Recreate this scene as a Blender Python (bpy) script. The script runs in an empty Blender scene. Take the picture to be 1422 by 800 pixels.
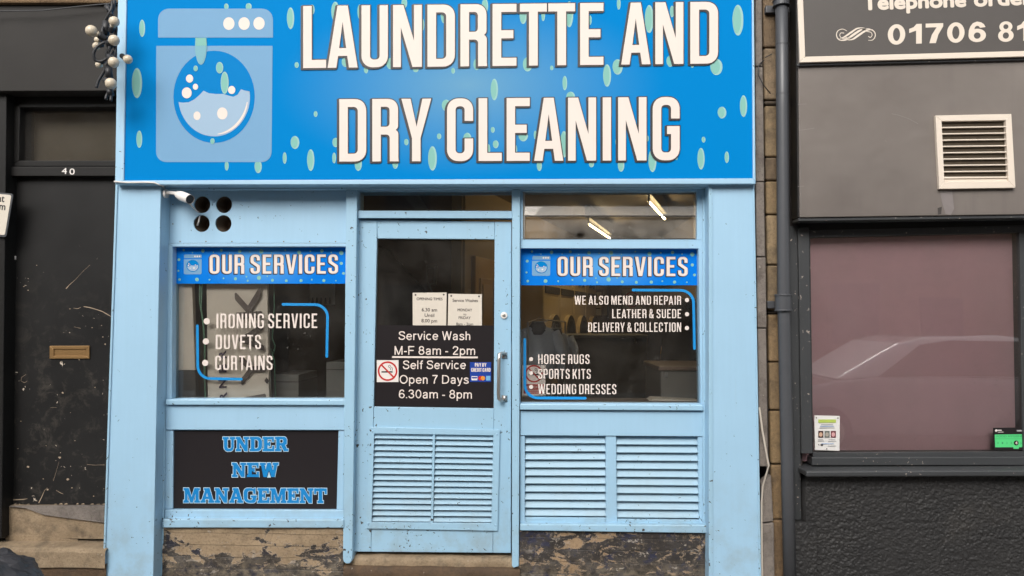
import bpy, bmesh, math, random
from mathutils import Vector, Matrix, noise
from mathutils.geometry import tessellate_polygon
R = math.radians
random.seed(7)
sc = bpy.context.scene
col = sc.collection

# ---------------------------------------------------------------- camera, sky, sun, exposure
F = 1027.0; CX, CY = 711.0, 400.0                    # photograph: 1422 x 800
YAW, PITCH, ROLL = R(2.006), R(2.437), R(0.179)
CAM = Vector((0.0, -4.45, 1.6))
fw = Vector((-math.sin(YAW)*math.cos(PITCH), math.cos(YAW)*math.cos(PITCH), math.sin(PITCH)))
rt0 = Vector((math.cos(YAW), math.sin(YAW), 0)); up0 = rt0.cross(fw)
rt = rt0*math.cos(ROLL)+up0*math.sin(ROLL); up = up0*math.cos(ROLL)-rt0*math.sin(ROLL)
cd = bpy.data.cameras.new('camera'); cam = bpy.data.objects.new('camera', cd); col.objects.link(cam)
M = Matrix.Identity(4)
for i, v in enumerate((rt, up, -fw)):
    for k in range(3): M[k][i] = v[k]
M.translation = CAM
cam.matrix_world = M
cd.sensor_width = 36; cd.lens = F/1422*36; cd.clip_start = .05; cd.clip_end = 500
sc.camera = cam

SUN_EL, SUN_AZ = R(38), R(196)                       # compass-style azimuth from +Y; sun behind the camera, veiled
w = bpy.data.worlds.new('World'); sc.world = w; w.use_nodes = True
nt = w.node_tree; nt.nodes.clear()
sky = nt.nodes.new('ShaderNodeTexSky'); sky.sky_type = 'NISHITA'; sky.sun_disc = False
sky.sun_elevation = SUN_EL; sky.sun_rotation = SUN_AZ; sky.dust_density = 4.0; sky.ozone_density = .6
hs = nt.nodes.new('ShaderNodeHueSaturation'); hs.inputs['Saturation'].default_value = .18
bg = nt.nodes.new('ShaderNodeBackground'); bg.inputs['Strength'].default_value = .13
wo = nt.nodes.new('ShaderNodeOutputWorld')
nt.links.new(sky.outputs[0], hs.inputs['Color']); nt.links.new(hs.outputs[0], bg.inputs[0]); nt.links.new(bg.outputs[0], wo.inputs[0])
sd = bpy.data.lights.new('sun', 'SUN'); sd.energy = 1.1; sd.angle = R(35); sd.color = (1, .93, .86)
sun = bpy.data.objects.new('sun', sd); col.objects.link(sun)
sdir = Vector((math.sin(SUN_AZ)*math.cos(SUN_EL), math.cos(SUN_AZ)*math.cos(SUN_EL), math.sin(SUN_EL)))
sun.rotation_euler = sdir.to_track_quat('Z', 'Y').to_euler(); sun.location = (0, -20, 30)
vs = sc.view_settings; vs.view_transform = 'Standard'; vs.look = 'None'; vs.gamma = 1; vs.use_curve_mapping = False
vs.exposure = 0.78

# ---------------------------------------------------------------- helpers
def U(x, y, Y):
    """point of the plane at depth Y that the photograph shows at pixel (x, y)"""
    d = fw*F + rt*(x-CX) - up*(y-CY)
    return CAM + d*((Y-CAM.y)/d.y)
def X(x, Y, y=450): return U(x, y, Y).x
def lin(r, g, b):
    f = lambda c: c/12.92 if c <= .04045 else ((c+.055)/1.055)**2.4
    return (f(r/255), f(g/255), f(b/255), 1)
def alb(r, g, b, k=.80):
    c = lin(r, g, b); return (c[0]*k, c[1]*k, c[2]*k, 1)

class NT:
    def __init__(s, name):
        s.m = bpy.data.materials.new(name); s.m.use_nodes = True; s.t = s.m.node_tree; s.t.nodes.clear()
        s.out = s.n('ShaderNodeOutputMaterial')
        s.pos = s.n('ShaderNodeNewGeometry').outputs['Position']
    def n(s, t, **k):
        o = s.t.nodes.new(t)
        for a, b in k.items(): setattr(o, a, b)
        return o
    def l(s, a, b): s.t.links.new(a, b)
    def put(s, inp, v):
        if hasattr(v, 'is_output'): s.l(v, inp)
        else: inp.default_value = v
    def scale(s, v, f):
        o = s.n('ShaderNodeVectorMath', operation='MULTIPLY'); s.l(v, o.inputs[0]); o.inputs[1].default_value = f; return o.outputs[0]
    def noise(s, scale, detail=4, rough=.55, dist=0, vec=None):
        o = s.n('ShaderNodeTexNoise'); s.l(vec or s.pos, o.inputs['Vector'])
        o.inputs['Scale'].default_value = scale; o.inputs['Detail'].default_value = detail
        o.inputs['Roughness'].default_value = rough; o.inputs['Distortion'].default_value = dist
        return o.outputs['Fac']
    def voro(s, scale, feat='F1', vec=None):
        o = s.n('ShaderNodeTexVoronoi', feature=feat); s.l(vec or s.pos, o.inputs['Vector']); o.inputs['Scale'].default_value = scale
        return o.outputs['Distance']
    def math(s, op, a, b=0, c=0):
        o = s.n('ShaderNodeMath', operation=op); s.put(o.inputs[0], a); s.put(o.inputs[1], b); s.put(o.inputs[2], c); return o.outputs[0]
    def step(s, v, a, b):
        o = s.n('ShaderNodeMapRange'); s.l(v, o.inputs[0]); o.inputs[1].default_value = a; o.inputs[2].default_value = b; o.clamp = True
        return o.outputs[0]
    def mix(s, f, a, b):
        o = s.n('ShaderNodeMix', data_type='RGBA'); s.put(o.inputs[0], f); s.put(o.inputs[6], a); s.put(o.inputs[7], b); return o.outputs[2]
    def z(s):
        o = s.n('ShaderNodeSeparateXYZ'); s.l(s.pos, o.inputs[0]); return o.outputs
    def bsdf(s, color, rough=.5, bump=None, bstr=.2, bdist=.01, metal=0, spec=.5, coat=0, link=True):
        b = s.n('ShaderNodeBsdfPrincipled')
        s.put(b.inputs['Base Color'], color); s.put(b.inputs['Roughness'], rough); b.inputs['Metallic'].default_value = metal
        b.inputs['Specular IOR Level'].default_value = spec; b.inputs['Coat Weight'].default_value = coat
        if bump is not None:
            o = s.n('ShaderNodeBump'); s.l(bump, o.inputs['Height']); o.inputs['Strength'].default_value = bstr; o.inputs['Distance'].default_value = bdist
            s.l(o.outputs[0], b.inputs['Normal'])
        if link: s.l(b.outputs[0], s.out.inputs[0])
        return b

def plain(name, c, rough=.5, var=.08, metal=0, spec=.5, bstr=.1, nscale=14, coat=0):
    s = NT(name); n = s.noise(nscale, 5)
    a = tuple(x*(1-var) for x in c[:3])+(1,); b = tuple(min(1, x*(1+var)) for x in c[:3])+(1,)
    s.bsdf(s.mix(n, a, b), rough, s.noise(nscale*9, 3), bstr, .004, metal, spec, coat); return s.m
def emit(name, c, st):
    s = NT(name); e = s.n('ShaderNodeEmission'); e.inputs[0].default_value = c; e.inputs[1].default_value = st; s.l(e.outputs[0], s.out.inputs[0]); return s.m
def painted(name, c, chip=.70, chipc=(.05, .045, .04, 1), grime=0.0, rough=.42, gz=(.75, .08)):
    """brushed gloss paint on timber: small chips to the dark wood below, dirt near the ground"""
    s = NT(name)
    n1 = s.noise(2.6, 7, .65); n2 = s.noise(1.0, 5, .6, vec=s.scale(s.pos, (46, 46, 2.2)))
    a = tuple(x*.885 for x in c[:3])+(1,); b = tuple(min(1, x*1.085) for x in c[:3])+(1,)
    base = s.mix(s.math('MULTIPLY_ADD', n2, .35, s.math('MULTIPLY', n1, .65)), a, b)
    z = s.z()[2]
    g = s.math('MULTIPLY', s.step(z, gz[0], gz[1]), s.step(s.noise(5.5, 6, .65), .45, .75))
    base = s.mix(s.math('MULTIPLY', g, grime), base, (.22, .20, .15, 1))
    drip = s.math('MULTIPLY', s.step(s.noise(1.0, 4, .6, vec=s.scale(s.pos, (22, 22, 1.3))), .60, .78), s.step(s.noise(2.4, 4), .42, .65))
    base = s.mix(s.math('MULTIPLY', drip, .16), base, (.26, .25, .22, 1))
    ch = s.noise(48, 3, .5, .6); gate = s.noise(3.3, 2)
    low = s.math('MULTIPLY', s.step(z, .9, .1), .035)
    v = s.math('ADD', s.math('ADD', ch, s.math('MULTIPLY', s.math('SUBTRACT', gate, .5), .25)), low)
    cm = s.step(v, chip, chip+.02)
    colr = s.mix(cm, base, chipc)
    h = s.math('SUBTRACT', s.math('ADD', s.math('MULTIPLY', n2, .6), s.math('MULTIPLY', s.noise(9, 4), .5)), cm)
    s.bsdf(colr, s.math('MULTIPLY_ADD', n1, .2, rough-.1), h, .22, .003); return s.m

# ---- colours
BLUE = alb(172, 213, 240)
m_blue = painted('light_blue_paint', BLUE, .735, grime=.5)
m_blue_worn = painted('light_blue_paint_worn', alb(168, 209, 234), .69, grime=.65)
m_slat = painted('louvre_paint', alb(172, 206, 226), .72, grime=.5, rough=.38)
m_cream_under = plain('primer', alb(225, 225, 220))
m_white = plain('white_vinyl', alb(252, 238, 228, .74), .5, .015, spec=.2)
m_dark = plain('dark_outline', alb(42, 40, 42), .5, .03)
m_cyan = plain('cyan_vinyl', alb(22, 150, 222), .4, .02)
m_black = plain('black_vinyl', alb(40, 36, 38, .8), .28, .03, bstr=.02)
m_mint = plain('mint_print', alb(148, 210, 198, .70), .5, .02, spec=.1)
m_mintrim = plain('mint_rim', alb(170, 220, 212, .72), .5, .02, spec=.1)
m_icon = plain('icon_blue', alb(136, 186, 226, .68), .5, .02, spec=.1)
m_water = plain('icon_water', alb(180, 210, 236, .68), .5, .02, spec=.1)
m_iconblue = plain('icon_drum_blue', alb(2, 138, 214, .74), .5, .02, spec=.05)
m_under_txt = plain('sign_text_blue', alb(8, 140, 214), .4, .02)
m_under_rim = plain('sign_text_rim', alb(196, 226, 242), .4, .02)
m_red = plain('red_print', alb(206, 44, 40), .4, .04)
m_paper = plain('paper', alb(240, 230, 214, .70), .7, .03, nscale=30, bstr=.25)
m_ink = plain('printed_ink', alb(70, 62, 60), .6, .05)
m_chrome = plain('brushed_steel', (.55, .53, .50, 1), .32, .06, metal=.9)
m_brass = plain('brass', alb(150, 118, 76, .9), .42, .12, metal=.55)
m_whiteplastic = plain('white_plastic', alb(238, 232, 226, .85), .35, .03)
m_blackrub = plain('black_rubber', (.022, .023, .026, 1), .5, .15)
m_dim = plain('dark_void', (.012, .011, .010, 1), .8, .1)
m_pipe = plain('pipe_grey', alb(78, 80, 84, .85), .38, .08)
m_tan = plain('tan_wall', alb(180, 156, 116, .7), .7, .08, nscale=3)
m_ceil = plain('ceiling_paint', alb(180, 168, 152, .44), .75, .05, nscale=3)
m_brownwall = plain('dark_brown_wall', alb(98, 84, 76, .9), .65, .12, nscale=3)
m_floor = plain('lino_floor', alb(92, 86, 80, .7), .5, .12)
m_machine = plain('grey_machine', alb(120, 118, 112, .8), .4, .06)
m_machine_d = plain('dark_machine', alb(86, 84, 82, .8), .4, .06)
m_dryer = plain('cream_enamel', alb(222, 200, 156, .9), .4, .05)
m_yellowdoor = plain('varnished_pine', alb(196, 156, 90, .9), .45, .12, nscale=4)
m_cardb = plain('pale_board', alb(234, 222, 206, .90), .65, .04, nscale=5)
m_green = plain('green_cable', alb(96, 140, 112, .8), .5, .05)
m_purple = plain('purple_ink', alb(74, 58, 84), .6, .05)
m_greyjk = plain('grey_cloth', alb(178, 184, 192, .9), .9, .12, nscale=30, bstr=.4)
m_navy = plain('navy_cloth', alb(44, 48, 62, .9), .9, .1, nscale=30, bstr=.4)
m_blackcloth = plain('black_cloth', (.014, .013, .013, 1), .9, .1, nscale=30, bstr=.4)
m_brownlid = plain('brown_lid', alb(128, 104, 84, .75), .5, .1)

def glass(name, k=1.55, dust=.03, tint=(.98, .985, .98, 1), dustc=(.5, .47, .43, 1)):
    s = NT(name)
    fr = s.n('ShaderNodeFresnel'); fr.inputs[0].default_value = 1.5
    f = s.math('MULTIPLY', fr.outputs[0], k); f = s.math('MINIMUM', f, 1)
    t = s.n('ShaderNodeBsdfTransparent'); t.inputs[0].default_value = tint
    g = s.n('ShaderNodeBsdfGlossy'); g.inputs['Roughness'].default_value = .015
    wv = s.noise(1.3, 2); bmp = s.n('ShaderNodeBump'); bmp.inputs['Strength'].default_value = .04; bmp.inputs['Distance'].default_value = .02
    s.l(wv, bmp.inputs['Height']); s.l(bmp.outputs[0], g.inputs['Normal'])
    mx = s.n('ShaderNodeMixShader'); s.put(mx.inputs[0], f); s.l(t.outputs[0], mx.inputs[1]); s.l(g.outputs[0], mx.inputs[2])
    d = s.n('ShaderNodeBsdfDiffuse'); d.inputs[0].default_value = dustc
    m2 = s.n('ShaderNodeMixShader')
    dn = s.math('MULTIPLY', s.step(s.noise(3, 6, .7), .3, .8), dust*1.6)
    sp = s.math('MULTIPLY', s.step(s.noise(70, 2, .5), .74, .77), .35)
    s.put(m2.inputs[0], s.math('ADD', dn, sp)); s.l(mx.outputs[0], m2.inputs[1]); s.l(d.outputs[0], m2.inputs[2])
    s.l(m2.outputs[0], s.out.inputs[0]); return s.m
m_glass = glass('window_glass')
m_glass_old = glass('louvre_glass', .9, .24, (.96, .95, .92, 1), (.55, .50, .43, 1))

m_glass_shop = glass('shop_window_glass', 2.6, .03)
def m_sign_print():
    s = NT('sign_print'); c = U(650, 118, -.035)
    sub = s.n('ShaderNodeVectorMath', operation='SUBTRACT'); s.l(s.pos, sub.inputs[0]); sub.inputs[1].default_value = c
    v = s.scale(sub.outputs[0], (.80, 0, 1.65))
    ln = s.n('ShaderNodeVectorMath', operation='LENGTH'); s.l(v, ln.inputs[0])
    f = s.step(ln.outputs['Value'], .95, .0); f = s.math('POWER', f, 1.3)
    s.bsdf(s.mix(f, alb(0, 141, 219, .74), alb(116, 174, 212, .74)), .6, s.noise(1.5, 2), .05, .01, spec=.03); return s.m
m_signp = m_sign_print()
def m_banner_print(cx, cy, Y, nm):
    s = NT(nm); c = U(cx, cy, Y)
    sub = s.n('ShaderNodeVectorMath', operation='SUBTRACT'); s.l(s.pos, sub.inputs[0]); sub.inputs[1].default_value = c
    v = s.scale(sub.outputs[0], (2.6, 0, 5))
    ln = s.n('ShaderNodeVectorMath', operation='LENGTH'); s.l(v, ln.inputs[0])
    f = s.math('POWER', s.step(ln.outputs['Value'], 1, 0), 1.4)
    s.bsdf(s.mix(f, alb(0, 118, 214, .95), alb(96, 168, 222, .95)), .45, None, spec=.1); return s.m

def m_peel(nm, slope, zthr, thr, top, bot, navy):
    """stone plinth with old black and navy paint flaking off in sheets"""
    s = NT(nm); z = s.z()[2]
    n = s.noise(13, 10, .70, .5, vec=s.scale(s.pos, (.8, 1.0, 1.4)))
    big = s.math('MULTIPLY', s.math('SUBTRACT', s.noise(3.2, 3), .5), .35)
    v = s.math('ADD', s.math('ADD', n, big), s.math('MULTIPLY', s.math('SUBTRACT', zthr, z), slope))
    mask = s.step(v, thr, thr+.008); rim = s.math('SUBTRACT', s.step(v, thr-.02, thr-.012), mask)
    st = s.mix(s.noise(13, 8, .7), top, bot)
    st = s.mix(s.math('MULTIPLY', s.step(s.noise(75, 4, .6), .5, .75), .7), st, tuple(x*.55 for x in bot[:3])+(1,))
    st = s.mix(s.math('MULTIPLY', s.step(s.noise(6, 6, .7), .55, .75), .5), st, (.11, .085, .06, 1))
    pn = s.noise(16, 6, .7); black = s.mix(s.step(pn, .52, .58), (.034, .029, .026, 1), navy)
    black = s.mix(s.step(s.noise(38, 7, .75), .54, .66), black, (.15, .12, .085, 1))
    black = s.mix(s.math('MULTIPLY', s.step(z, .17, .06), s.step(s.noise(22, 6, .7), .40, .62)), black, (.17, .14, .10, 1))
    jn = s.math('ADD', z, s.math('MULTIPLY', s.noise(6, 4), .016))
    joint = s.step(s.math('ABSOLUTE', s.math('SUBTRACT', s.math('FRACT', s.math('DIVIDE', jn, .072)), .5)), .45, .5)
    base = s.mix(mask, s.mix(s.math('MULTIPLY', rim, .5), st, (.42, .36, .30, 1)), black)
    pale = s.math('MULTIPLY', s.step(s.noise(17, 9, .72, .4, vec=s.scale(s.pos, (.8, 1, 1.5))), .60, .615), s.step(s.noise(3.5, 3), .42, .6))
    base = s.mix(s.math('MULTIPLY', pale, .75), base, (.46, .41, .35, 1))
    base = s.mix(s.math('MULTIPLY', joint, .55), base, (.035, .028, .022, 1))
    h = s.math('ADD', s.math('MULTIPLY', mask, .8), s.math('SUBTRACT', s.noise(45, 6, .72), s.math('MULTIPLY', joint, .3)))
    s.bsdf(base, s.math('SUBTRACT', .85, s.math('MULTIPLY', mask, .33)), h, .8, .006); return s.m
m_plinth_l = m_peel('flaking_plinth_tan', .85, .175, .515, alb(188, 164, 132, .75), alb(148, 128, 102, .75), (.022, .022, .034, 1))
m_plinth_r = m_peel('flaking_plinth_dark', .12, .20, .445, alb(184, 156, 122, .75), alb(148, 124, 96, .75), (.020, .022, .046, 1))

def m_stone(nm, a, b, wet=0, dark=(.05, .04, .03, 1)):
    s = NT(nm); n = s.noise(5.5, 9, .7, .25)
    c = s.mix(s.step(n, .32, .68), a, b)
    c = s.mix(s.math('MULTIPLY', s.step(s.noise(8, 8, .72), .50, .66), .6), c, dark)
    c = s.mix(s.math('MULTIPLY', s.step(s.noise(70, 4, .6), .50, .72), .45), c, tuple(x*.5 for x in b[:3])+(1,))
    c = s.mix(s.math('MULTIPLY', s.step(s.noise(30, 3, .6), .70, .74), .5), c, (.45, .40, .33, 1))
    s.bsdf(c, .85-.35*wet, s.math('ADD', s.noise(24, 8, .75), s.math('MULTIPLY', s.noise(110, 3), .35)), .9, .010); return s.m
m_step = m_stone('worn_sandstone', alb(184, 162, 132, .72), alb(144, 124, 98, .72))
m_step_d = m_stone('dirty_sandstone', alb(120, 94, 66, .7), alb(74, 58, 44, .7), .3)
m_wallstone = m_stone('gritstone', alb(150, 122, 86, .72), alb(112, 88, 62, .72))
m_render = m_stone('grey_render', alb(140, 131, 122, .9), alb(116, 108, 102, .9))
m_pave = m_stone('paving', (.24, .22, .20, 1), (.18, .17, .155, 1))
def m_asph():
    s = NT('asphalt'); n = s.noise(90, 4, .7); s.bsdf(s.mix(n, (.03, .03, .032, 1), (.075, .073, .07, 1)), .85, n, .5, .01); return s.m
m_road = m_asph()

def m_black_door():
    s = NT('scuffed_black_paint'); z = s.z()[2]
    n = s.noise(3, 5); base = s.mix(n, (.010, .010, .0102, 1), (.020, .0195, .019, 1))
    wear = s.step(z, 2.0, 1.0)
    sc1 = s.noise(34, 4, .55, .8); gate = s.noise(4.2, 3)
    v = s.math('ADD', sc1, s.math('MULTIPLY', s.math('SUBTRACT', gate, .5), .5))
    v = s.math('ADD', v, s.math('MULTIPLY', wear, .05))
    cm = s.step(v, .775, .795)
    rub = s.math('MULTIPLY', s.step(s.noise(9, 6, .75, .5), .52, .75), s.math('MULTIPLY', wear, .17))
    c = s.mix(rub, base, (.30, .26, .21, 1)); c = s.mix(cm, c, (.50, .43, .35, 1))
    s.bsdf(c, s.math('MULTIPLY_ADD', n, .25, .30), s.math('SUBTRACT', s.math('MULTIPLY', s.noise(14, 4), .5), cm), .3, .003, spec=.22); return s.m
m_bdoor = m_black_door()
m_bpaint = plain('black_gloss_paint', (.014, .0135, .013, 1), .42, .25, nscale=6, spec=.22)
m_bpanel = plain('black_fascia_paint', (.026, .024, .022, 1), .55, .35, nscale=2.5, spec=.18)
def m_greypanel():
    s = NT('grey_fascia_paint'); n = s.noise(.75, 5, .55)
    c = s.mix(s.step(n, .3, .7), alb(120, 112, 107, .70), alb(142, 134, 127, .74))  # broad lighter and darker patches paint in soft reflections on the panel
    st = s.math('MULTIPLY', s.step(s.noise(1.0, 5, .6, vec=s.scale(s.pos, (14, 14, .9))), .52, .75), s.step(s.noise(1.7, 3), .4, .6))
    c = s.mix(s.math('MULTIPLY', st, .30), c, alb(98, 92, 90, .7))
    d = s.step(s.noise(26, 4, .55, 1.0, vec=s.scale(s.pos, (1, 1, .5))), .72, .76)
    c = s.mix(s.math('MULTIPLY', d, .35), c, (.30, .27, .25, 1))
    s.bsdf(c, s.math('MULTIPLY_ADD', s.noise(2.2, 4), .3, .32), s.math('ADD', s.noise(1.7, 3), s.math('MULTIPLY', s.noise(5, 2), .25)), .5, .04, spec=.35); return s.m
m_gpanel = m_greypanel()
m_gframe = painted('anthracite_paint', alb(66, 68, 70, .8), .70, (.35, .30, .26, 1), rough=.42)
m_gsign = plain('sign_grey', alb(92, 87, 83, .74), .42, .06)
def m_dash():
    s = NT('painted_pebbledash'); c = s.mix(s.noise(5, 5), (.017, .017, .018, 1), (.036, .035, .034, 1))
    c = s.mix(s.math('MULTIPLY', s.step(s.noise(2.6, 5, .65), .55, .75), .6), c, (.055, .050, .044, 1)); c = s.mix(s.step(s.noise(40, 3, .5, .5), .76, .79), c, (.25, .21, .17, 1))
    s.bsdf(c, s.math('MULTIPLY_ADD', s.noise(3, 4), .35, .40), s.noise(120, 3, .6), .4, .004, spec=.3); return s.m
m_pdash = m_dash()
m_plum = plain('plum_blind', alb(200, 162, 168, 1.06), .5, .10, nscale=2, bstr=.02)
m_cream_frame = plain('cream_metal', alb(235, 222, 206, .82), .42, .03)
m_bulb = plain('dirty_white_bulb', alb(222, 208, 184, .82), .3, .2, nscale=60)
m_grit = plain('grit_stain', alb(66, 60, 58), .8, .2)

class MB:
    def __init__(s): s.v = []; s.f = []; s.mi = []; s.mats = []
    def _m(s, m):
        if m not in s.mats: s.mats.append(m)
        return s.mats.index(m)
    def face(s, pts, m):
        i = len(s.v); s.v += [Vector(p) for p in pts]; s.f.append(tuple(range(i, i+len(pts)))); s.mi.append(s._m(m))
    def mesh(s, vs, fs, m):
        i = len(s.v); k = s._m(m); s.v += [Vector(p) for p in vs]
        for f in fs: s.f.append(tuple(j+i for j in f)); s.mi.append(k)
    def prism(s, front, y1, m):
        """front polygon (3D points facing the street) pushed straight back to depth y1"""
        n = len(front); back = [Vector((p[0], y1, p[2])) for p in front]
        s.mesh(list(front)+back, [tuple(range(n)), tuple(range(2*n-1, n-1, -1))]+[(k, k+n, (k+1) % n+n, (k+1) % n) for k in range(n)], m)
    def q(s, x0, y0, x1, y1, Y0, Y1, m): s.prism([U(a, b, Y0) for a, b in ((x0, y0), (x0, y1), (x1, y1), (x1, y0))], Y1, m)
    def q4(s, c, Y0, Y1, m): s.prism([U(c[k][0], c[k][1], Y0) for k in (0, 3, 2, 1)], Y1, m)   # tl tr br bl
    def box(s, x0, x1, y0, y1, z0, z1, m): s.prism([(x0, y0, z1), (x0, y0, z0), (x1, y0, z0), (x1, y0, z1)], y1, m)
    def frame(s, o, i, Y0, Y1, m):
        """four mitred bars between outer and inner pixel quads (tl tr br bl)"""
        for k in range(4):
            j = (k+1) % 4
            s.prism([U(*o[k], Y0), U(*i[k], Y0), U(*i[j], Y0), U(*o[j], Y0)], Y1, m)
    def tube(s, pts, r, m, n=10, cap=True):
        pts = [Vector(p) for p in pts]; rs = r if isinstance(r, (list, tuple)) else [r]*len(pts)
        vs = []; fs = []; prev = None
        for k, p in enumerate(pts):
            t = (pts[min(k+1, len(pts)-1)]-pts[max(k-1, 0)]).normalized()
            a = prev if prev is not None else (Vector((0, 0, 1)) if abs(t.z) < .9 else Vector((1, 0, 0)))
            a = (a-t*a.dot(t)).normalized(); b = t.cross(a); prev = a
            for j in range(n):
                an = 2*math.pi*j/n; vs.append(p+(a*math.cos(an)+b*math.sin(an))*rs[k])
        for k in range(len(pts)-1):
            for j in range(n): fs.append((k*n+j, k*n+(j+1) % n, (k+1)*n+(j+1) % n, (k+1)*n+j))
        if cap: fs += [tuple(range(n-1, -1, -1)), tuple(range((len(pts)-1)*n, len(pts)*n))]
        s.mesh(vs, fs, m)
    def ball(s, c, r, m, n=16, k=10):
        if not isinstance(r, (tuple, list)): r = (r, r, r)
        vs = [Vector((c[0], c[1], c[2]+r[2]))]; fs = []
        for i in range(1, k):
            a = math.pi*i/k
            for j in range(n):
                b = 2*math.pi*j/n; vs.append(Vector((c[0]+r[0]*math.sin(a)*math.cos(b), c[1]+r[1]*math.sin(a)*math.sin(b), c[2]+r[2]*math.cos(a))))
        vs.append(Vector((c[0], c[1], c[2]-r[2])))
        for j in range(n): fs.append((0, 1+j, 1+(j+1) % n))
        for i in range(k-2):
            for j in range(n): fs.append((1+i*n+j, 1+(i+1)*n+j, 1+(i+1)*n+(j+1) % n, 1+i*n+(j+1) % n))
        L = len(vs)-1
        for j in range(n): fs.append((1+(k-2)*n+j, L, 1+(k-2)*n+(j+1) % n))
        s.mesh(vs, fs, m)
    def shape(s, conts, fn, m):
        """flat filled outline (first contour, then holes); fn maps 2D to 3D"""
        flat = [p for c in conts for p in c]
        tris = tessellate_polygon([[Vector((p[0], p[1], 0)) for p in c] for c in conts])
        s.mesh([fn(*p) for p in flat], [tuple(t) for t in tris], m)
    def build(s, name, parent=None, bevel=0, smooth=False, seg=2):
        me = bpy.data.meshes.new(name)
        root = parent
        while root is not None and root.parent is not None: root = root.parent
        if root is not None: L = root.location.copy()
        else:
            xs = [p.x for p in s.v]; ys = [p.y for p in s.v]; L = Vector(((min(xs)+max(xs))/2, (min(ys)+max(ys))/2, min(p.z for p in s.v)))
        me.from_pydata([p-L for p in s.v], [], s.f)
        for mm in s.mats: me.materials.append(mm)
        me.polygons.foreach_set('material_index', s.mi)
        bm = bmesh.new(); bm.from_mesh(me); bmesh.ops.recalc_face_normals(bm, faces=bm.faces); bm.to_mesh(me); bm.free()
        if smooth: me.polygons.foreach_set('use_smooth', [True]*len(me.polygons))
        o = bpy.data.objects.new(name, me); col.objects.link(o)
        if parent is not None: o.parent = parent
        else: o.location = L
        if bevel:
            b = o.modifiers.new('bevel', 'BEVEL'); b.width = bevel; b.segments = seg; b.limit_method = 'ANGLE'; b.angle_limit = R(40); b.harden_normals = False
        return o

def tag(o, label, cat, group=None):
    o['label'] = label; o['category'] = cat
    if group: o['group'] = group
    return o
def thing(name, loc, label, cat, group=None):
    o = bpy.data.objects.new(name, None); o.empty_display_size = .1; o.location = loc; col.objects.link(o); return tag(o, label, cat, group)
def setting(mb, name, kind='structure', **k):
    o = mb.build(name, **k); o['kind'] = kind; return o

# ---- outlines
def rounded(c, n=7):
    out = []; N = len(c)
    for i, p in enumerate(c):
        P = Vector(p[:2]); r = p[2] if len(p) > 2 else 0
        if r <= 0: out.append((P.x, P.y)); continue
        A = Vector(c[i-1][:2]); B = Vector(c[(i+1) % N][:2])
        d1 = A-P; d2 = B-P; l1, l2 = d1.length, d2.length; d1 /= l1; d2 /= l2
        th = math.acos(max(-1, min(1, d1.dot(d2)))); t = r/math.tan(th/2)
        t = min(t, l1*.5 if len(c[i-1]) > 2 else l1*.98, l2*.5 if len(c[(i+1) % N]) > 2 else l2*.98)
        p0, p1 = P+d1*t, P+d2*t
        for k in range(n+1):                        # conic-like arc
            u = k/n; a = (1-u)**2; b = 2*u*(1-u)*.83; e = u*u; sm = a+b+e
            q = (p0*a+P*b+p1*e)/sm; out.append((q.x, q.y))
    return out
def area(c): return .5*sum(c[i-1][0]*c[i][1]-c[i][0]*c[i-1][1] for i in range(len(c)))
def offset(c, d):
    """move a closed outline outwards by d (holes: pass a negative d)"""
    pts = [c[0]]
    for p in c[1:]:
        if abs(p[0]-pts[-1][0])+abs(p[1]-pts[-1][1]) > 1e-5: pts.append(p)
    if abs(pts[0][0]-pts[-1][0])+abs(pts[0][1]-pts[-1][1]) < 1e-5: pts.pop()
    sg = 1 if area(pts) > 0 else -1; out = []; N = len(pts)
    for i in range(N):
        a, p, b = Vector(pts[i-1]), Vector(pts[i]), Vector(pts[(i+1) % N])
        e1 = (p-a).normalized(); e2 = (b-p).normalized()
        n1 = Vector((e1.y, -e1.x))*sg; n2 = Vector((e2.y, -e2.x))*sg
        mv = n1+n2
        if mv.length < .2: mv = n1
        mv.normalize(); k = 1/max(.45, mv.dot(n1)); q = p+mv*d*k; out.append((q.x, q.y))
    return out
def circ(cx, cy, rx, ry=None, n=28):
    ry = rx if ry is None else ry
    return [(cx+rx*math.cos(2*math.pi*k/n), cy+ry*math.sin(2*math.pi*k/n)) for k in range(n)]

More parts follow.
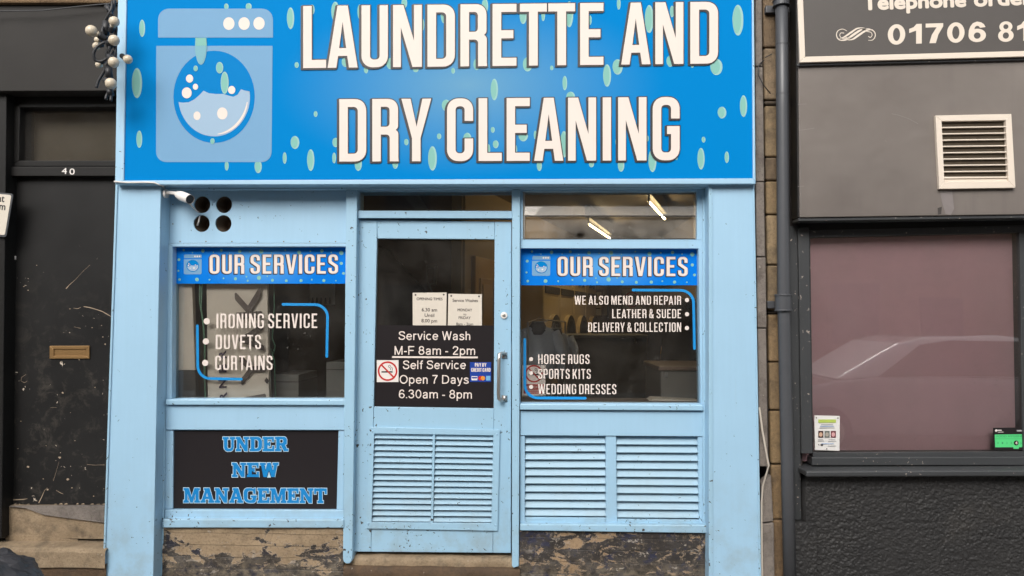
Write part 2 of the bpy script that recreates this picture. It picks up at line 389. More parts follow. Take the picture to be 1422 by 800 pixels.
def G(w, *pieces): return (w, [[rounded(c) for c in p] for p in pieces])
_R, _r, _t = .19, .065, .14
COND = {
 'A': G(.485, [[(0,0),(.14,0),(.168,.19),(.317,.19),(.345,0),(.485,0),(.325,1),(.16,1)], [(.185,.315),(.30,.315),(.2425,.74)]]),
 'B': G(.435, [[(0,0),(.435,0,.17),(.435,.49,.08),(.395,.515),(.425,.55,.08),(.425,1,.17),(0,1)], [(.14,.12),(.295,.12,.06),(.295,.45,.06),(.14,.45)], [(.14,.57),(.285,.57,.06),(.285,.88,.06),(.14,.88)]]),
 'C': G(.43, [[(.43,.64),(.43,1,_R),(0,1,_R),(0,0,_R),(.43,0,_R),(.43,.36),(.29,.36),(.29,.125,_r),(.14,.125,_r),(.14,.875,_r),(.29,.875,_r),(.29,.64)]]),
 'D': G(.445, [[(0,0),(.445,0,.19),(.445,1,.19),(0,1)], [(.14,.125),(.305,.125,.07),(.305,.875,.07),(.14,.875)]]),
 'E': G(.385, [[(0,0),(.385,0),(.385,.13),(.14,.13),(.14,.445),(.335,.445),(.335,.575),(.14,.575),(.14,.87),(.385,.87),(.385,1),(0,1)]]),
 'G': G(.44, [[(.44,.66),(.44,1,_R),(0,1,_R),(0,0,_R),(.44,0,_R),(.44,.54),(.235,.54),(.235,.415),(.30,.415),(.30,.125,_r),(.14,.125,_r),(.14,.875,_r),(.30,.875,_r),(.30,.66)]]),
 'H': G(.45, [[(0,0),(.14,0),(.14,.435),(.31,.435),(.31,0),(.45,0),(.45,1),(.31,1),(.31,.565),(.14,.565),(.14,1),(0,1)]]),
 'I': G(.145, [[(0,0),(.145,0),(.145,1),(0,1)]]),
 'K': G(.475, [[(0,0),(.14,0),(.14,.28),(.195,.385),(.325,0),(.475,0),(.285,.53),(.465,1),(.325,1),(.14,.60),(.14,1),(0,1)]]),
 'L': G(.375, [[(0,0),(.375,0),(.375,.13),(.14,.13),(.14,1),(0,1)]]),
 'M': G(.58, [[(0,0),(.125,0),(.125,.66),(.235,0),(.345,0),(.455,.66),(.455,0),(.58,0),(.58,1),(.40,1),(.29,.37),(.18,1),(0,1)]]),
 'N': G(.46, [[(0,0),(.125,0),(.125,.64),(.31,0),(.46,0),(.46,1),(.335,1),(.335,.42),(.165,1),(0,1)]]),
 'O': G(.44, [[(0,0,_R),(.44,0,_R),(.44,1,_R),(0,1,_R)], [(.14,.125,_r),(.30,.125,_r),(.30,.875,_r),(.14,.875,_r)]]),
 'P': G(.425, [[(0,0),(.14,0),(.14,.39),(.425,.39,.17),(.425,1,.17),(0,1)], [(.14,.515),(.285,.515,.06),(.285,.875,.06),(.14,.875)]]),
 'R': G(.435, [[(0,0),(.14,0),(.14,.43),(.288,.43,.06),(.288,0),(.435,0),(.43,.06),(.43,.47,.07),(.385,.503),(.425,.54,.07),(.425,1,.17),(0,1)], [(.14,.555),(.285,.555,.06),(.285,.875,.06),(.14,.875)]]),
 'S': G(.42, [[(.415,.69),(.415,1,_R),(0,1,_R),(0,.58,.11),(.28,.35,.06),(.28,.125,_r),(.14,.125,_r),(.14,.30),(0,.30),(0,0,_R),(.42,0,_R),(.42,.42,.11),(.14,.65,.06),(.14,.875,_r),(.275,.875,_r),(.275,.69)]]),
 'T': G(.43, [[(.145,0),(.285,0),(.285,.87),(.43,.87),(.43,1),(0,1),(0,.87),(.145,.87)]]),
 'U': G(.43, [[(0,0,_R),(.43,0,_R),(.43,1),(.295,1),(.295,.125,_r),(.14,.125,_r),(.14,1),(0,1)]]),
 'V': G(.47, [[(.155,0),(.315,0),(.47,1),(.33,1),(.237,.26),(.142,1),(0,1)]]),
 'W': G(.69, [[(.11,0),(.265,0),(.345,.55),(.425,0),(.58,0),(.69,1),(.56,1),(.497,.36),(.41,1),(.28,1),(.193,.36),(.137,1),(0,1)]]),
 'Y': G(.49, [[(.175,0),(.315,0),(.315,.37),(.49,1),(.345,1),(.25,.55),(.15,1),(0,1),(.175,.37)]]),
 '&': G(.48, [[(0,0,.16),(.30,0,.10),(.335,.05),(.36,0),(.48,0),(.425,.2),(.46,.45),(.33,.45),(.30,.37),(.26,.545),(.35,.61,.06),(.35,1,.15),(.04,1,.15),(.04,.62,.06),(.085,.545),(0,.47,.06)], [(.16,.66,.03),(.235,.66,.03),(.235,.885,.03),(.16,.885,.03)], [(.13,.12,.04),(.235,.12,.04),(.20,.42,.01),(.13,.44,.03)]]),
}
SLAB = {
 'U': G(1.0, [[(0,.84),(.10,.84),(.10,0,.32),(.88,0,.32),(.88,.84),(1.0,.84),(1.0,1),(.58,1),(.58,.84),(.70,.84),(.70,.17,.15),(.36,.17,.15),(.36,.84),(.47,.84),(.47,1),(0,1)]]),
 'N': G(1.08, [[(0,0),(.42,0),(.42,.15),(.30,.15),(.30,.60),(.72,0),(.96,0),(.96,.85),(1.08,.85),(1.08,1),(.64,1),(.64,.85),(.76,.85),(.76,.40),(.34,1),(0,1),(0,.85),(.10,.85),(.10,.15),(0,.15)]]),
 'D': G(1.0, [[(0,0),(1,0,.40),(1,1,.40),(0,1),(0,.85),(.10,.85),(.10,.15),(0,.15)], [(.38,.17),(.71,.17,.2),(.71,.83,.2),(.38,.83)]]),
 'E': G(.94, [[(0,0),(.93,0),(.93,.36),(.77,.36),(.77,.17),(.38,.17),(.38,.42),(.48,.42),(.48,.34),(.60,.34),(.60,.67),(.48,.67),(.48,.58),(.38,.58),(.38,.83),(.75,.83),(.75,.66),(.90,.66),(.90,1),(0,1),(0,.85),(.1,.85),(.1,.15),(0,.15)]]),
 'R': G(1.06, [[(0,0),(.48,0),(.48,.15),(.38,.15),(.38,.40),(.50,.40),(.72,0),(1.06,0),(1.06,.15),(.96,.15),(.80,.44),(.95,.50,.08),(.95,1,.24),(0,1),(0,.85),(.1,.85),(.1,.15),(0,.15)], [(.38,.56),(.67,.56,.1),(.67,.84,.1),(.38,.84)]]),
 'W': G(1.42, [[(.27,0),(.52,0),(.70,.50),(.88,0),(1.13,0),(1.31,.85),(1.42,.85),(1.42,1),(.99,1),(.99,.85),(1.09,.85),(1.0,.42),(.83,1),(.57,1),(.42,.42),(.34,.85),(.44,.85),(.44,1),(0,1),(0,.85),(.09,.85)]]),
 'M': G(1.27, [[(0,0),(.40,0),(.40,.15),(.30,.15),(.30,.62),(.53,0),(.71,0),(.94,.62),(.94,.15),(.84,.15),(.84,0),(1.27,0),(1.27,.15),(1.18,.15),(1.18,.85),(1.27,.85),(1.27,1),(.86,1),(.63,.38),(.40,1),(0,1),(0,.85),(.1,.85),(.1,.15),(0,.15)]]),
 'A': G(1.08, [[(0,0),(.40,0),(.40,.15),(.33,.15),(.37,.26),(.66,.26),(.70,.15),(.62,.15),(.62,0),(1.08,0),(1.08,.15),(.99,.15),(.70,1),(.28,1),(.28,.86),(.37,.86),(.10,.15),(0,.15)], [(.42,.42),(.61,.42),(.515,.68)]]),
 'G': G(1.02, [[(.92,.62),(.92,1),(.80,1),(.75,.93),(.62,1,.1),(0,1,.42),(0,0,.42),(.95,0,.22),(.95,.36),(1.02,.36),(1.02,.50),(.56,.50),(.56,.36),(.69,.36),(.69,.17,.12),(.28,.17,.16),(.28,.84,.18),(.75,.84,.1),(.75,.62)]]),
 'T': G(.98, [[(.26,0),(.72,0),(.72,.15),(.62,.15),(.62,.83),(.83,.83),(.83,.62),(.98,.62),(.98,1),(0,1),(0,.62),(.15,.62),(.15,.83),(.36,.83),(.36,.15),(.26,.15)]]),
}
def digits():
    d = {}
    d['0'] = (.86, [[circ(.43, .5, .43, .52), circ(.43, .5, .175, .33)]])
    d['1'] = (.62, [[[(.34,0),(.62,0),(.62,1.0),(.36,1.0),(.22,.84),(0,.76),(0,.55),(.34,.66)]]])
    d['7'] = (.86, [[[(.18,0),(.50,0),(.62,.42),(.86,.84),(.86,1.0),(0,1.0),(0,.80),(.54,.80),(.30,.42)]]])
    out = [(.86-.02, .72), (.58, .70), (.50, .80), (.42, .80), (.30, .70), (.27, .52)]
    six = circ(.43, .32, .43, .34)
    top = [(.0, .32), (.02, .60), (.10, .80), (.22, .95), (.42, 1.02), (.62, .98), (.76, .88), (.84, .73), (.57, .70), (.50, .79), (.42, .81), (.33, .76), (.28, .62), (.27, .45)]
    d['6'] = (.86, [[six, circ(.43, .31, .165, .16)], [top]])
    up8 = circ(.43, .75, .36, .27); lo8 = circ(.43, .30, .43, .32)
    d['8'] = (.86, [[lo8, circ(.43, .30, .17, .16)], [up8, circ(.43, .75, .14, .125)]])
    return d
DIG = digits()
KERN = {('L','A'): -.045, ('A','U'): -.015, ('L','Y'): -.1, ('R','Y'): -.03, ('T','T'): -.045, ('E','T'): -.02, ('D','A'): -.03, ('L','T'): -.1, ('A','T'): -.09, ('T','A'): -.09, ('U','V'): 0, ('A','N'): -.01, ('P','A'): -.06, ('E','A'): -.02, ('E','V'): -.03, ('R','V'): -.02, ('V','E'): -.02, ('V','I'): -.02, ('A','L'): -.01, ('W','E'): -.02}
def layout(text, font, gap=.075, space=.19):
    x = 0; out = []; prev = None
    for ch in text:
        if ch == ' ': x += space; prev = None; continue
        w_, pcs = font[ch]
        if prev is not None: x += gap+KERN.get((prev, ch), 0)
        out.append((x, pcs)); x += w_; prev = ch
    return out, x
def word(mb, text, font, x0, yb0, x1, yb1, h, Y, m, out=0, shift=(0, 0), gap=.115, space=.27, h1=None):
    """a line of lettering between two baseline pixels, cap height h px at the left and h1 at the right, on plane Y"""
    L, W = layout(text, font, gap, space); h1 = h if h1 is None else h1; k = 0
    def fn(gx, gy, Yk):
        u = gx/W; return U(x0+(x1-x0)*u+shift[0], yb0+(yb1-yb0)*u-gy*(h+(h1-h)*u)+shift[1], Yk)
    for gx, pcs in L:
        for pc in pcs:
            cs = [[(gx+p[0], p[1]) for p in (offset(c, out if i == 0 else -out) if out else c)] for i, c in enumerate(pc)]
            Yk = Y-.0002*(k % 2); k += 1
            mb.shape(cs, lambda a, b: fn(a, b, Yk), m)
_fc = {}
def font_mesh(text, off):
    key = (text, off)
    if key not in _fc:
        cu = bpy.data.curves.new('txt', 'FONT'); cu.body = text; cu.size = 1; cu.offset = off; cu.resolution_u = 4; cu.fill_mode = 'FRONT'
        o = bpy.data.objects.new('txt', cu); col.objects.link(o)
        dg = bpy.context.evaluated_depsgraph_get(); e = o.evaluated_get(dg); me = e.to_mesh()
        vs = [(p.co.x, p.co.y) for p in me.vertices]; fs = [tuple(p.vertices) for p in me.polygons]
        e.to_mesh_clear(); bpy.data.objects.remove(o); bpy.data.curves.remove(cu); _fc[key] = (vs, fs)
    return _fc[key]
def sans(mb, text, x0, yb0, x1, yb1, cap, Y, m, off=0.0, rot=None):
    if off > 0:
        for k, (ex, ey) in enumerate(((0, 0), (-1, 0), (1, 0), (0, -1), (0, 1), (-.7, -.7), (.7, .7), (-.7, .7), (.7, -.7))):
            e = off*cap*1.3; sans(mb, text, x0+ex*e+e, yb0+ey*e, x1+ex*e-e, yb1+ey*e, cap, Y-.00006*k, m, 0)
        return
    vs, fs = font_mesh(text, 0); hv, _ = font_mesh('H', 0.0); ch = max(v[1] for v in hv)
    a = min(v[0] for v in vs); b = max(v[0] for v in vs)
    def fn(p):
        u = (p[0]-a)/(b-a); g = p[1]/ch*cap
        dx, dy = x1-x0, yb1-yb0; L = math.hypot(dx, dy)
        return U(x0+dx*u+g*dy/L, yb0+dy*u-g*dx/L, Y)
    mb.mesh([fn(p) for p in vs], fs, m)
def stroke(mb, pts, wd, Y, m, cap=True):
    """flat ribbon along pixel points; wd px (number or list)"""
    n = len(pts); ws = wd if isinstance(wd, (list, tuple)) else [wd]*n
    Lf = []; Rt = []
    for i in range(n):
        a = Vector(pts[max(0, i-1)]); b = Vector(pts[min(n-1, i+1)]); d = (b-a).normalized(); p = Vector(pts[i]); nn = Vector((-d.y, d.x))*ws[i]/2
        Lf.append(U(*(p+nn), Y)); Rt.append(U(*(p-nn), Y))
    vs = Lf+Rt; fs = [(i, i+1, n+i+1, n+i) for i in range(n-1)]; mb.mesh(vs, fs, m)
    if cap:
        for e, o in ((0, 1), (n-1, n-2)):
            p = Vector(pts[e]); d = (p-Vector(pts[o])).normalized(); a0 = math.atan2(d.y, d.x)
            mb.face([U(p.x+ws[e]/2*math.cos(a0+t), p.y+ws[e]/2*math.sin(a0+t), Y) for t in [(-90+20*k)*math.pi/180 for k in range(10)]], m)
def arcpts(cx, cy, rx, ry, a0, a1, n=10): return [(cx+rx*math.cos(R(a0+(a1-a0)*k/n)), cy+ry*math.sin(R(a0+(a1-a0)*k/n))) for k in range(n+1)]
def disc(mb, cx, cy, rx, Y, m, ry=None, n=24): mb.face([U(x, y, Y) for x, y in circ(cx, cy, rx, ry, n)], m)
def lerp(a, b, t): return (a[0]+(b[0]-a[0])*t, a[1]+(b[1]-a[1])*t)

# depths (metres, street side negative)
YS = -.035    # sign board face
YP = 0.0      # pilaster face
YF = .11      # timber frame face
YD = .14      # door face
YG = .165     # glass

# ---------------------------------------------------------------- ground and street
b = MB(); b.box(-60, 60, -70, 60, -.30, -.135, m_road); setting(b, 'ground')
b = MB(); b.box(-40, 40, -9.2, -2.2, -.134, -.12, m_road); setting(b, 'road')
b = MB(); b.box(-40, 40, -2.06, .6, -.13, 0, m_pave); setting(b, 'pavement')
b = MB(); b.box(-40, 40, -2.2, -2.061, -.13, .004, m_render); setting(b, 'kerb', bevel=.015)
b = MB(); b.box(-40, 40, -11.6, -9.2, -.13, 0, m_pave); setting(b, 'far_pavement')

# ---------------------------------------------------------------- the laundrette building
LB = thing('laundrette_building', (X(604, .1), .1, 0), 'light blue painted timber laundrette shopfront with central glazed door and louvre vents', 'shop')
# upper wall and body
b = MB(); xl, xr = X(168, .3, 100), X(1043, .3, 100)
zt = U(600, -60, YS).z
b.box(xl, xr, .02, .30, zt-.02, 7.2, m_wallstone); b.build('upper_wall', LB)
# fascia box with trim round the sign
b = MB()
sgo = [(164.5, -62), (1046.5, -62), (1049.5, 255.5), (159.5, 256.5)]; sgi = [(176.5, -50), (1044, -50), (1045.6, 247.6), (171.8, 250.6)]
b.frame(sgo, sgi, YS-.012, .06, m_blue)
b.prism([U(*p, YS+.004) for p in (sgi[0], sgi[3], sgi[2], sgi[1])], .05, m_blue_worn)
b.build('fascia_box', LB, .004)
b = MB()   # soffit lining under the fascia, from the box to the frames
zs = U(600, 264.2, YF).z
b.box(X(222, YP, 258), X(985, YP, 258), .062, .30, zs, zs+.12, m_blue_worn); b.build('soffit', LB, .003)
# pilasters
b = MB(); b.prism([U(160.5, 253, YP), U(143.3, 770, YP), U(141, 832, YP), U(212, 832, YP), U(213.3, 770, YP), U(223.5, 253, YP)], .30, m_blue)
b.prism([U(160.2, 256.5, YP-.008), U(142, 800, YP-.008), U(145, 800, YP-.008), U(163.5, 256.5, YP-.008)], YP-.0005, m_blue_worn); b.build('pilaster', LB, .004)
b = MB(); b.prism([U(984.2, 253, YP), U(984.3, 832, YP), U(1058, 832, YP), U(1047.6, 253, YP)], .30, m_blue)
b.prism([U(1045.2, 256.5, YP-.006), U(1054.5, 832, YP-.006), U(1057.6, 832, YP-.006), U(1047.8, 256.5, YP-.006)], YP-.0005, m_blue_worn)
b.prism([U(984.4, 256.5, YP-.006), U(984.5, 832, YP-.006), U(990.5, 832, YP-.006), U(990, 256.5, YP-.006)], YP-.0005, m_blue_worn); b.build('pilaster', LB, .004)
# vent panel with four round holes
b = MB()
holes = [(280.7, 284.2), (311, 284.2), (280, 310.5), (310.2, 310.5)]
vp = [(228, 262), (497, 262), (496, 337.5), (226.5, 337.5)]
b.shape([[p for p in vp]]+[circ(hx, hy, 11.3, 11.7, 32) for hx, hy in holes], lambda x, y: U(x, y, YF+.008), m_blue)
for hx, hy in holes:
    c1 = [U(x, y, YF+.008) for x, y in circ(hx, hy, 11.3, 11.7, 32)]
    for k in range(32):
        p, q_ = c1[k], c1[(k+1) % 32]; d = Vector((0, .014, 0)); b.face([p, q_, q_+d, p+d], m_blue_worn)
for k in range(7): disc(b, 250+k*36, 335.5, 1.0, YF+.0065, m_render, n=8)
for (px_, py_) in ((492, 284), (492, 309), (492, 332), (240, 311), (240, 284)): disc(b, px_, py_, 1.0, YF+.0065, m_render, n=8)
vpo = b.build('vent_panel', LB)
m_duct = plain('duct_lining', alb(132, 116, 100, .62), .6, .3, nscale=10)
for hx, hy in holes:
    b = MB(); a = U(hx, hy, YF+.024); rr = .051
    n = 28; c0 = [a+Vector((rr*math.cos(2*math.pi*k/n), 0, rr*math.sin(2*math.pi*k/n))) for k in range(n)]
    c1 = [p+Vector((.03, .10, 0)) for p in c0]
    for k in range(n): b.face([c0[k], c0[(k+1) % n], c1[(k+1) % n], c1[k]], m_duct)
    b.face(c1, m_brownlid); b.build('vent_duct', vpo, smooth=False)
# posts
b = MB(); b.prism([U(480.5, 263, YF-.03), U(476, 776, YF-.03), U(477.5, 781, YF-.03), U(481, 783, YF-.03), U(486, 782.5, YF-.03), U(489.3, 778, YF-.03), U(496.2, 263, YF-.03)], .26, m_blue_worn); b.build('door_post', LB, .005)
b = MB(); b.prism([U(711, 263, YF-.03), U(710.8, 786, YF-.03), U(713, 789, YF-.03), U(720.6, 786.5, YF-.03), U(722.6, 263, YF-.03)], .26, m_blue_worn); b.build('door_post', LB, .005)
b = MB(); b.prism([U(226, 263, YF-.012), U(217.5, 800, YF-.012), U(226.5, 800, YF-.012), U(232.5, 263, YF-.012)], .26, m_blue_worn); b.build('frame_post', LB, .004)
b = MB(); b.prism([U(975.2, 263, YF-.012), U(976.5, 744, YF-.012), U(985, 744, YF-.012), U(985, 263, YF-.012)], .26, m_blue_worn); b.build('frame_post', LB, .004)

# windows
def window(o, i, sill, label=None):
    b = MB(); b.frame(o, i, YF, .20, m_blue); wn = b.build('window', LB, .004)
    if label: wn['label'] = label
    b = MB(); b.q4([(p[0]+dx, p[1]+dy) for p, dx, dy in zip(i, (-1.5, 1.5, 1.5, -1.5), (-1.5, -1.5, 1.5, 1.5))], YG, YG+.006, m_glass); b.build('pane', wn)
    b = MB(); b.q4(sill, YF-.028, YF-.001, m_blue_worn); b.build('sill', wn, .006)
    return wn
wl = window([(232.5, 338), (489, 338), (481, 562.5), (230.5, 562.5)], [(239.4, 342.6), (482.6, 342.6), (479.6, 554), (238.2, 554)], [(229.5, 554.8), (481, 555), (481, 563), (229.5, 562.5)])
wr = window([(723, 333.5), (976, 333.5), (978, 570), (722, 569)], [(722.8, 344.6), (970, 345), (973, 561), (722.6, 560)], [(722, 561), (976.5, 562.4), (976.6, 570.5), (722, 569.3)])
# transom over the door
b = MB(); b.frame([(496.3, 263), (711, 263), (711, 303), (496.3, 302.6)], [(497, 265), (710.6, 265), (710.6, 293), (496.8, 292.6)], YF-.004, .20, m_blue_worn); tw = b.build('transom_window', LB, .003)
b = MB(); b.q(496, 264, 711.5, 294, YG, YG+.006, m_glass); b.build('pane', tw)
# glass louvre window
b = MB(); b.frame([(722.8, 263), (975.4, 263), (975.8, 333.3), (722.8, 333.3)], [(726, 265.6), (968, 265.6), (968, 332.6), (726, 332.6)], YF-.002, .20, m_blue)
for xx in (726.6, 965.8):
    b.q(xx, 267, xx+2.2, 331.5, YF+.03, YF+.09, m_chrome)
lw = b.build('louvre_window', LB, .003)
for y0, y1, dy in ((266.5, 299.6, 0), (287, 331.6, .0)):
    b = MB(); ya, yb = (YF+.060, YF+.035) if y0 < 280 else (YF+.070, YF+.045)
    f = [U(728, y0, ya), U(728, y1, yb), U(967, y1, yb), U(967, y0, ya)]; d = Vector((0, .006, 0))
    b.mesh(f+[p+d for p in f], [(0, 1, 2, 3), (7, 6, 5, 4), (0, 4, 5, 1), (1, 5, 6, 2), (2, 6, 7, 3), (3, 7, 4, 0)], m_glass_old); b.build('pane', lw)
    b2 = MB(); b2.prism([U(727.5, y1-.4, yb-.002), U(727.5, y1+1, yb-.002), U(967.5, y1+1, yb-.002), U(967.5, y1-.4, yb-.002)], yb+.004, m_dark); b2.build('blade_edge', lw)
# apron below the left window
b = MB(); b.q4([(230.5, 563), (480, 563), (478, 597.4), (230, 597)], YF-.004, .24, m_blue)
b.q4([(230, 597.6), (240.6, 597.6), (239.8, 707), (229, 707)], YF+.006, .24, m_blue); b.q4([(470, 597.8), (478, 597.8), (477, 708), (467.4, 708)], YF+.006, .24, m_blue)
b.q(240.2, 597.6, 470.4, 707.8, YF+.022, .24, m_blue)
b.q4([(229, 708), (477.4, 708.6), (477.2, 721), (228.5, 720.4)], YF-.004, .24, m_blue); b.build('apron_panel', LB, .004)
b = MB(); b.q4([(226.4, 721), (477.4, 721.6), (477.2, 733.4), (226, 733)], YF-.04, .24, m_blue_worn); b.build('sill_rail', LB, .006)
# apron below the right window with two louvre vents
b = MB(); b.q4([(722.6, 570.4), (976.5, 571.4), (976.5, 606.2), (722.4, 604.6)], YF-.004, .24, m_blue)
LV1 = [(729.3, 606.5), (840.8, 606.5), (841.4, 719), (729.3, 718.2)]; LV2 = [(856, 608), (968.8, 608.5), (970.8, 721.6), (857.2, 720.6)]
b.q4([(722.4, 605), (729, 605), (729, 727.3), (722.2, 727.2)], YF+.004, .24, m_blue)
b.q4([(841.1, 605.8), (855.7, 605.8), (857, 727.8), (841.6, 727.7)], YF+.004, .24, m_blue)
b.q4([(969, 606.6), (976.5, 606.6), (976.5, 728.4), (971, 728.3)], YF+.004, .24, m_blue)
b.q4([(729.3, 718.6), (841.3, 719.2), (841.3, 727.6), (729.3, 727.2)], YF+.004, .24, m_blue_worn); b.q4([(857.2, 721), (970.7, 722), (970.7, 728.2), (857.2, 727.9)], YF+.004, .24, m_blue_worn)
b.build('apron_panel', LB, .003)
b = MB(); b.q4([(722.2, 728), (984, 729), (984, 740.8), (722, 737)], YF-.04, .24, m_blue_worn); b.build('sill_rail', LB, .006)
def slats(b, c, n, Y):
    for k in range(n):
        t0 = k/n; t1 = (k+1)/n
        L0, L1 = lerp(c[0], c[3], t0), lerp(c[0], c[3], t1); R0, R1 = lerp(c[1], c[2], t0), lerp(c[1], c[2], t1)
        vs = []
        for (p0, p1) in ((L0, L1), (R0, R1)):
            a = U(*p0, Y); z0 = a.z; z1 = U(*p1, Y).z; h = z0-z1; x0 = a.x
            prof = [(.030, z0+.004), (.016, z0-.30*h), (.004, z0-.62*h), (-.002, z0-.76*h), (.000, z0-.83*h), (.008, z0-.84*h), (.020, z0-.55*h), (.040, z0-.10*h)]
            vs += [Vector((x0, Y+dy, z)) for dy, z in prof]
        m_ = len(prof)
        b.mesh(vs, [tuple(range(m_)), tuple(range(2*m_-1, m_-1, -1))]+[(i, (i+1) % m_, m_+(i+1) % m_, m_+i) for i in range(m_)], m_slat)
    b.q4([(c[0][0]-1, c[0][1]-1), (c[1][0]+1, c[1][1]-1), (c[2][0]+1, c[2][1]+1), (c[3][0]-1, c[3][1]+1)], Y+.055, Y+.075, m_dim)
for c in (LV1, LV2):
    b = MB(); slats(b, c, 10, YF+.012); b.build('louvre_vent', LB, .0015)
# plinths and doorstep
def plinth(name, c, m):
    o = []; n = 60; rws = 24; b = MB(); vs = []; fs = []
    for j in range(rws+1):
        for i in range(n+1):
            l = lerp(c[0], c[3], j/rws); r = lerp(c[1], c[2], j/rws); p = lerp(l, r, i/n); q_ = U(*p, YF-.015)
            q_.y += .010*noise.fractal(q_*9, 1, 2, 4); vs.append(q_)
    for j in range(rws):
        for i in range(n): k = j*(n+1)+i; fs.append((k, k+n+1, k+n+2, k+1))
    b.mesh(vs, fs, m); b.q4(c, YF+.03, .26, m_step_d); return b.build('plinth', LB, smooth=True)
plinth('plinth', [(226.5, 733.2), (477, 733.6), (476.5, 836), (224, 836)], m_plinth_l)
plinth('plinth', [(722, 737.2), (984.5, 741), (984.5, 836), (720, 836)], m_plinth_r)
zstep = U(600, 773.6, .128).z; xs0, xs1 = X(478, .1, 790), X(722, .1, 790)
def stepblock(b, x0, x1, prof, m, seed, n=60):
    vs = []; fs = []; k_ = len(prof)
    for i in range(n+1):
        for dy, z in prof:
            p = Vector((x0+(x1-x0)*i/n, dy, z)); s_ = noise.fractal(p*9+Vector((seed, 0, 0)), 1, 2, 4)
            p.y += .008*s_; p.z += .005*noise.fractal(p*6+Vector((3, seed, 2)), 1, 2, 3); vs.append(p)
    for i in range(n):
        for j in range(k_-1): a = i*k_+j; fs.append((a, a+1, a+k_+1, a+k_))
    b.mesh(vs, fs, m)
b = MB(); stepblock(b, xs0, xs1, [(.26, zstep+.004), (.19, zstep+.003), (.135, zstep), (.120, zstep-.006), (.112, zstep-.02), (.110, zstep-.04), (.109, zstep-.056)], m_step, 2)
b.build('doorstep', LB, smooth=True)
b = MB(); stepblock(b, xs0, xs1, [(.20, zstep-.046), (.11, zstep-.048), (.092, zstep-.052), (.082, zstep-.062), (.080, zstep-.10), (.078, zstep-.2)], m_step_d, 9)
b.build('step_base', LB, smooth=True)

# the door leaf
b = MB()
DO = [(497.6, 305), (710.2, 308), (709.4, 768), (490.2, 766.2)]
GI = [(523.8, 331.4), (686.6, 332.6), (685.5, 567), (520, 564.4)]
LVO = [(513, 593), (694.2, 597.3), (691, 737.4), (508, 734)]; LVI = [(519.6, 602), (685, 604.6), (682.3, 726.8), (516, 725.4)]
g = .35
b.q4([DO[0], (523.8, 305.4), (515, 766.4), DO[3]], YD, YD+.045, m_blue_worn)                 # stiles
b.q4([(687, 307.7), DO[1], DO[2], (684.6, 767.8)], YD, YD+.045, m_blue_worn)
b.q4([(523.4+g, 305.4), (687-g, 307.7), (686.8, 332.4), (523.6+g, 331.2)], YD+.001, YD+.045, m_blue_worn)   # rails
b.q4([(518.9+g, 564.9), (685.9-g, 567.5), (685.6-g, 606), (518.0+g, 604)], YD+.001, YD+.045, m_blue_worn)
b.q4([(515.8+g, 724.6), (684.9-g, 726.2), (684.6-g, 767.8), (515+g, 766.4)], YD+.001, YD+.045, m_blue_worn)
door = b.build('door', LB, .003)
b = MB(); b.q4([(522, 330), (688, 331), (687, 568.5), (518.5, 566)], YD+.02, YD+.026, m_glass); b.build('pane', door)
b = MB(); b.frame(LVO, LVI, YD-.014, YD-.001, m_blue_worn)
mid0, mid1 = (602.4, 603), (599.4, 726)
b.q4([(601, 603.3), (604.2, 603.4), (601.2, 726.2), (598, 726)], YD-.010, YD+.008, m_blue_worn)
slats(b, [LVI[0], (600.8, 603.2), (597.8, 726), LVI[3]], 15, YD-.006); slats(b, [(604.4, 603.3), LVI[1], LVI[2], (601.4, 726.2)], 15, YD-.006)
for px_, py_ in ((550, 596.5), (517, 599), (690, 603), (688, 729), (511, 727), (545, 733), (651, 735)): b.ball(U(px_, py_, YD-.015), (.006, .004, .006), m_blue, 10, 6)
b.build('louvre_vent', door, .0015)
b = MB()   # D handle and lock
hp = [U(701, 492.5, YD-.004), U(697, 490.5, YD-.035), U(693.6, 492, YD-.05), U(693, 500, YD-.054), U(692.6, 525, YD-.056), U(692.2, 546, YD-.054), U(692.8, 553.5, YD-.05), U(696, 556.8, YD-.035), U(700, 556, YD-.004)]
b.tube(hp, [.009, .011, .012, .011, .011, .011, .012, .011, .009], m_chrome, 12)
for py_ in (493.5, 553.5): b.q4([(696.5, py_-4.5), (704.5, py_-4), (704.5, py_+4.5), (696.5, py_+4)], YD-.005, YD-.0005, m_chrome)
for px_, py_ in ((699, 494.5), (703, 494.5), (698.6, 551.5), (702.6, 551.5)): b.ball(U(px_, py_, YD-.006), .004, m_dark, 8, 6)
b.build('handle', door, smooth=True)
b = MB(); a = U(700, 438, YD); b.tube([a, a+Vector((0, -.010, 0))], .021, m_whiteplastic, 20); b.tube([a+Vector((0, -.010, 0)), a+Vector((0, -.016, 0))], .010, m_chrome, 14); b.build('lock', door, .002)

# interior shell: tapering shop with its left wall running in at an angle
A0 = U(645, 450, 1.55); SKEW = R(15.2); sdv = Vector((math.sin(SKEW), math.cos(SKEW), 0)); snv = Vector((math.cos(SKEW), -math.sin(SKEW), 0))
ZC = 2.74; ZFL = .20; YB = 5.8
Bp = A0+sdv*((YB-A0.y)/sdv.y)
XL, XRt = X(222, .3)+.02, X(984, .3)+.62
b = MB(); b.box(XL-.1, XRt+.1, .262, YB+.1, ZC, ZC+.1, m_ceil); b.build('interior_ceiling', LB)
b = MB(); b.box(XL-.1, XRt+.1, .262, YB+.1, ZFL-.1, ZFL, m_floor); b.build('interior_floor', LB)
b = MB(); b.box(Bp.x-.2, XRt, YB, YB+.1, ZFL, ZC, m_tan)
b.box(XRt, XRt+.1, .31, YB, ZFL, ZC, m_tan)
a1, a2 = Vector((A0.x, A0.y, ZFL)), Vector((Bp.x, Bp.y, ZFL)); th = -snv*.1
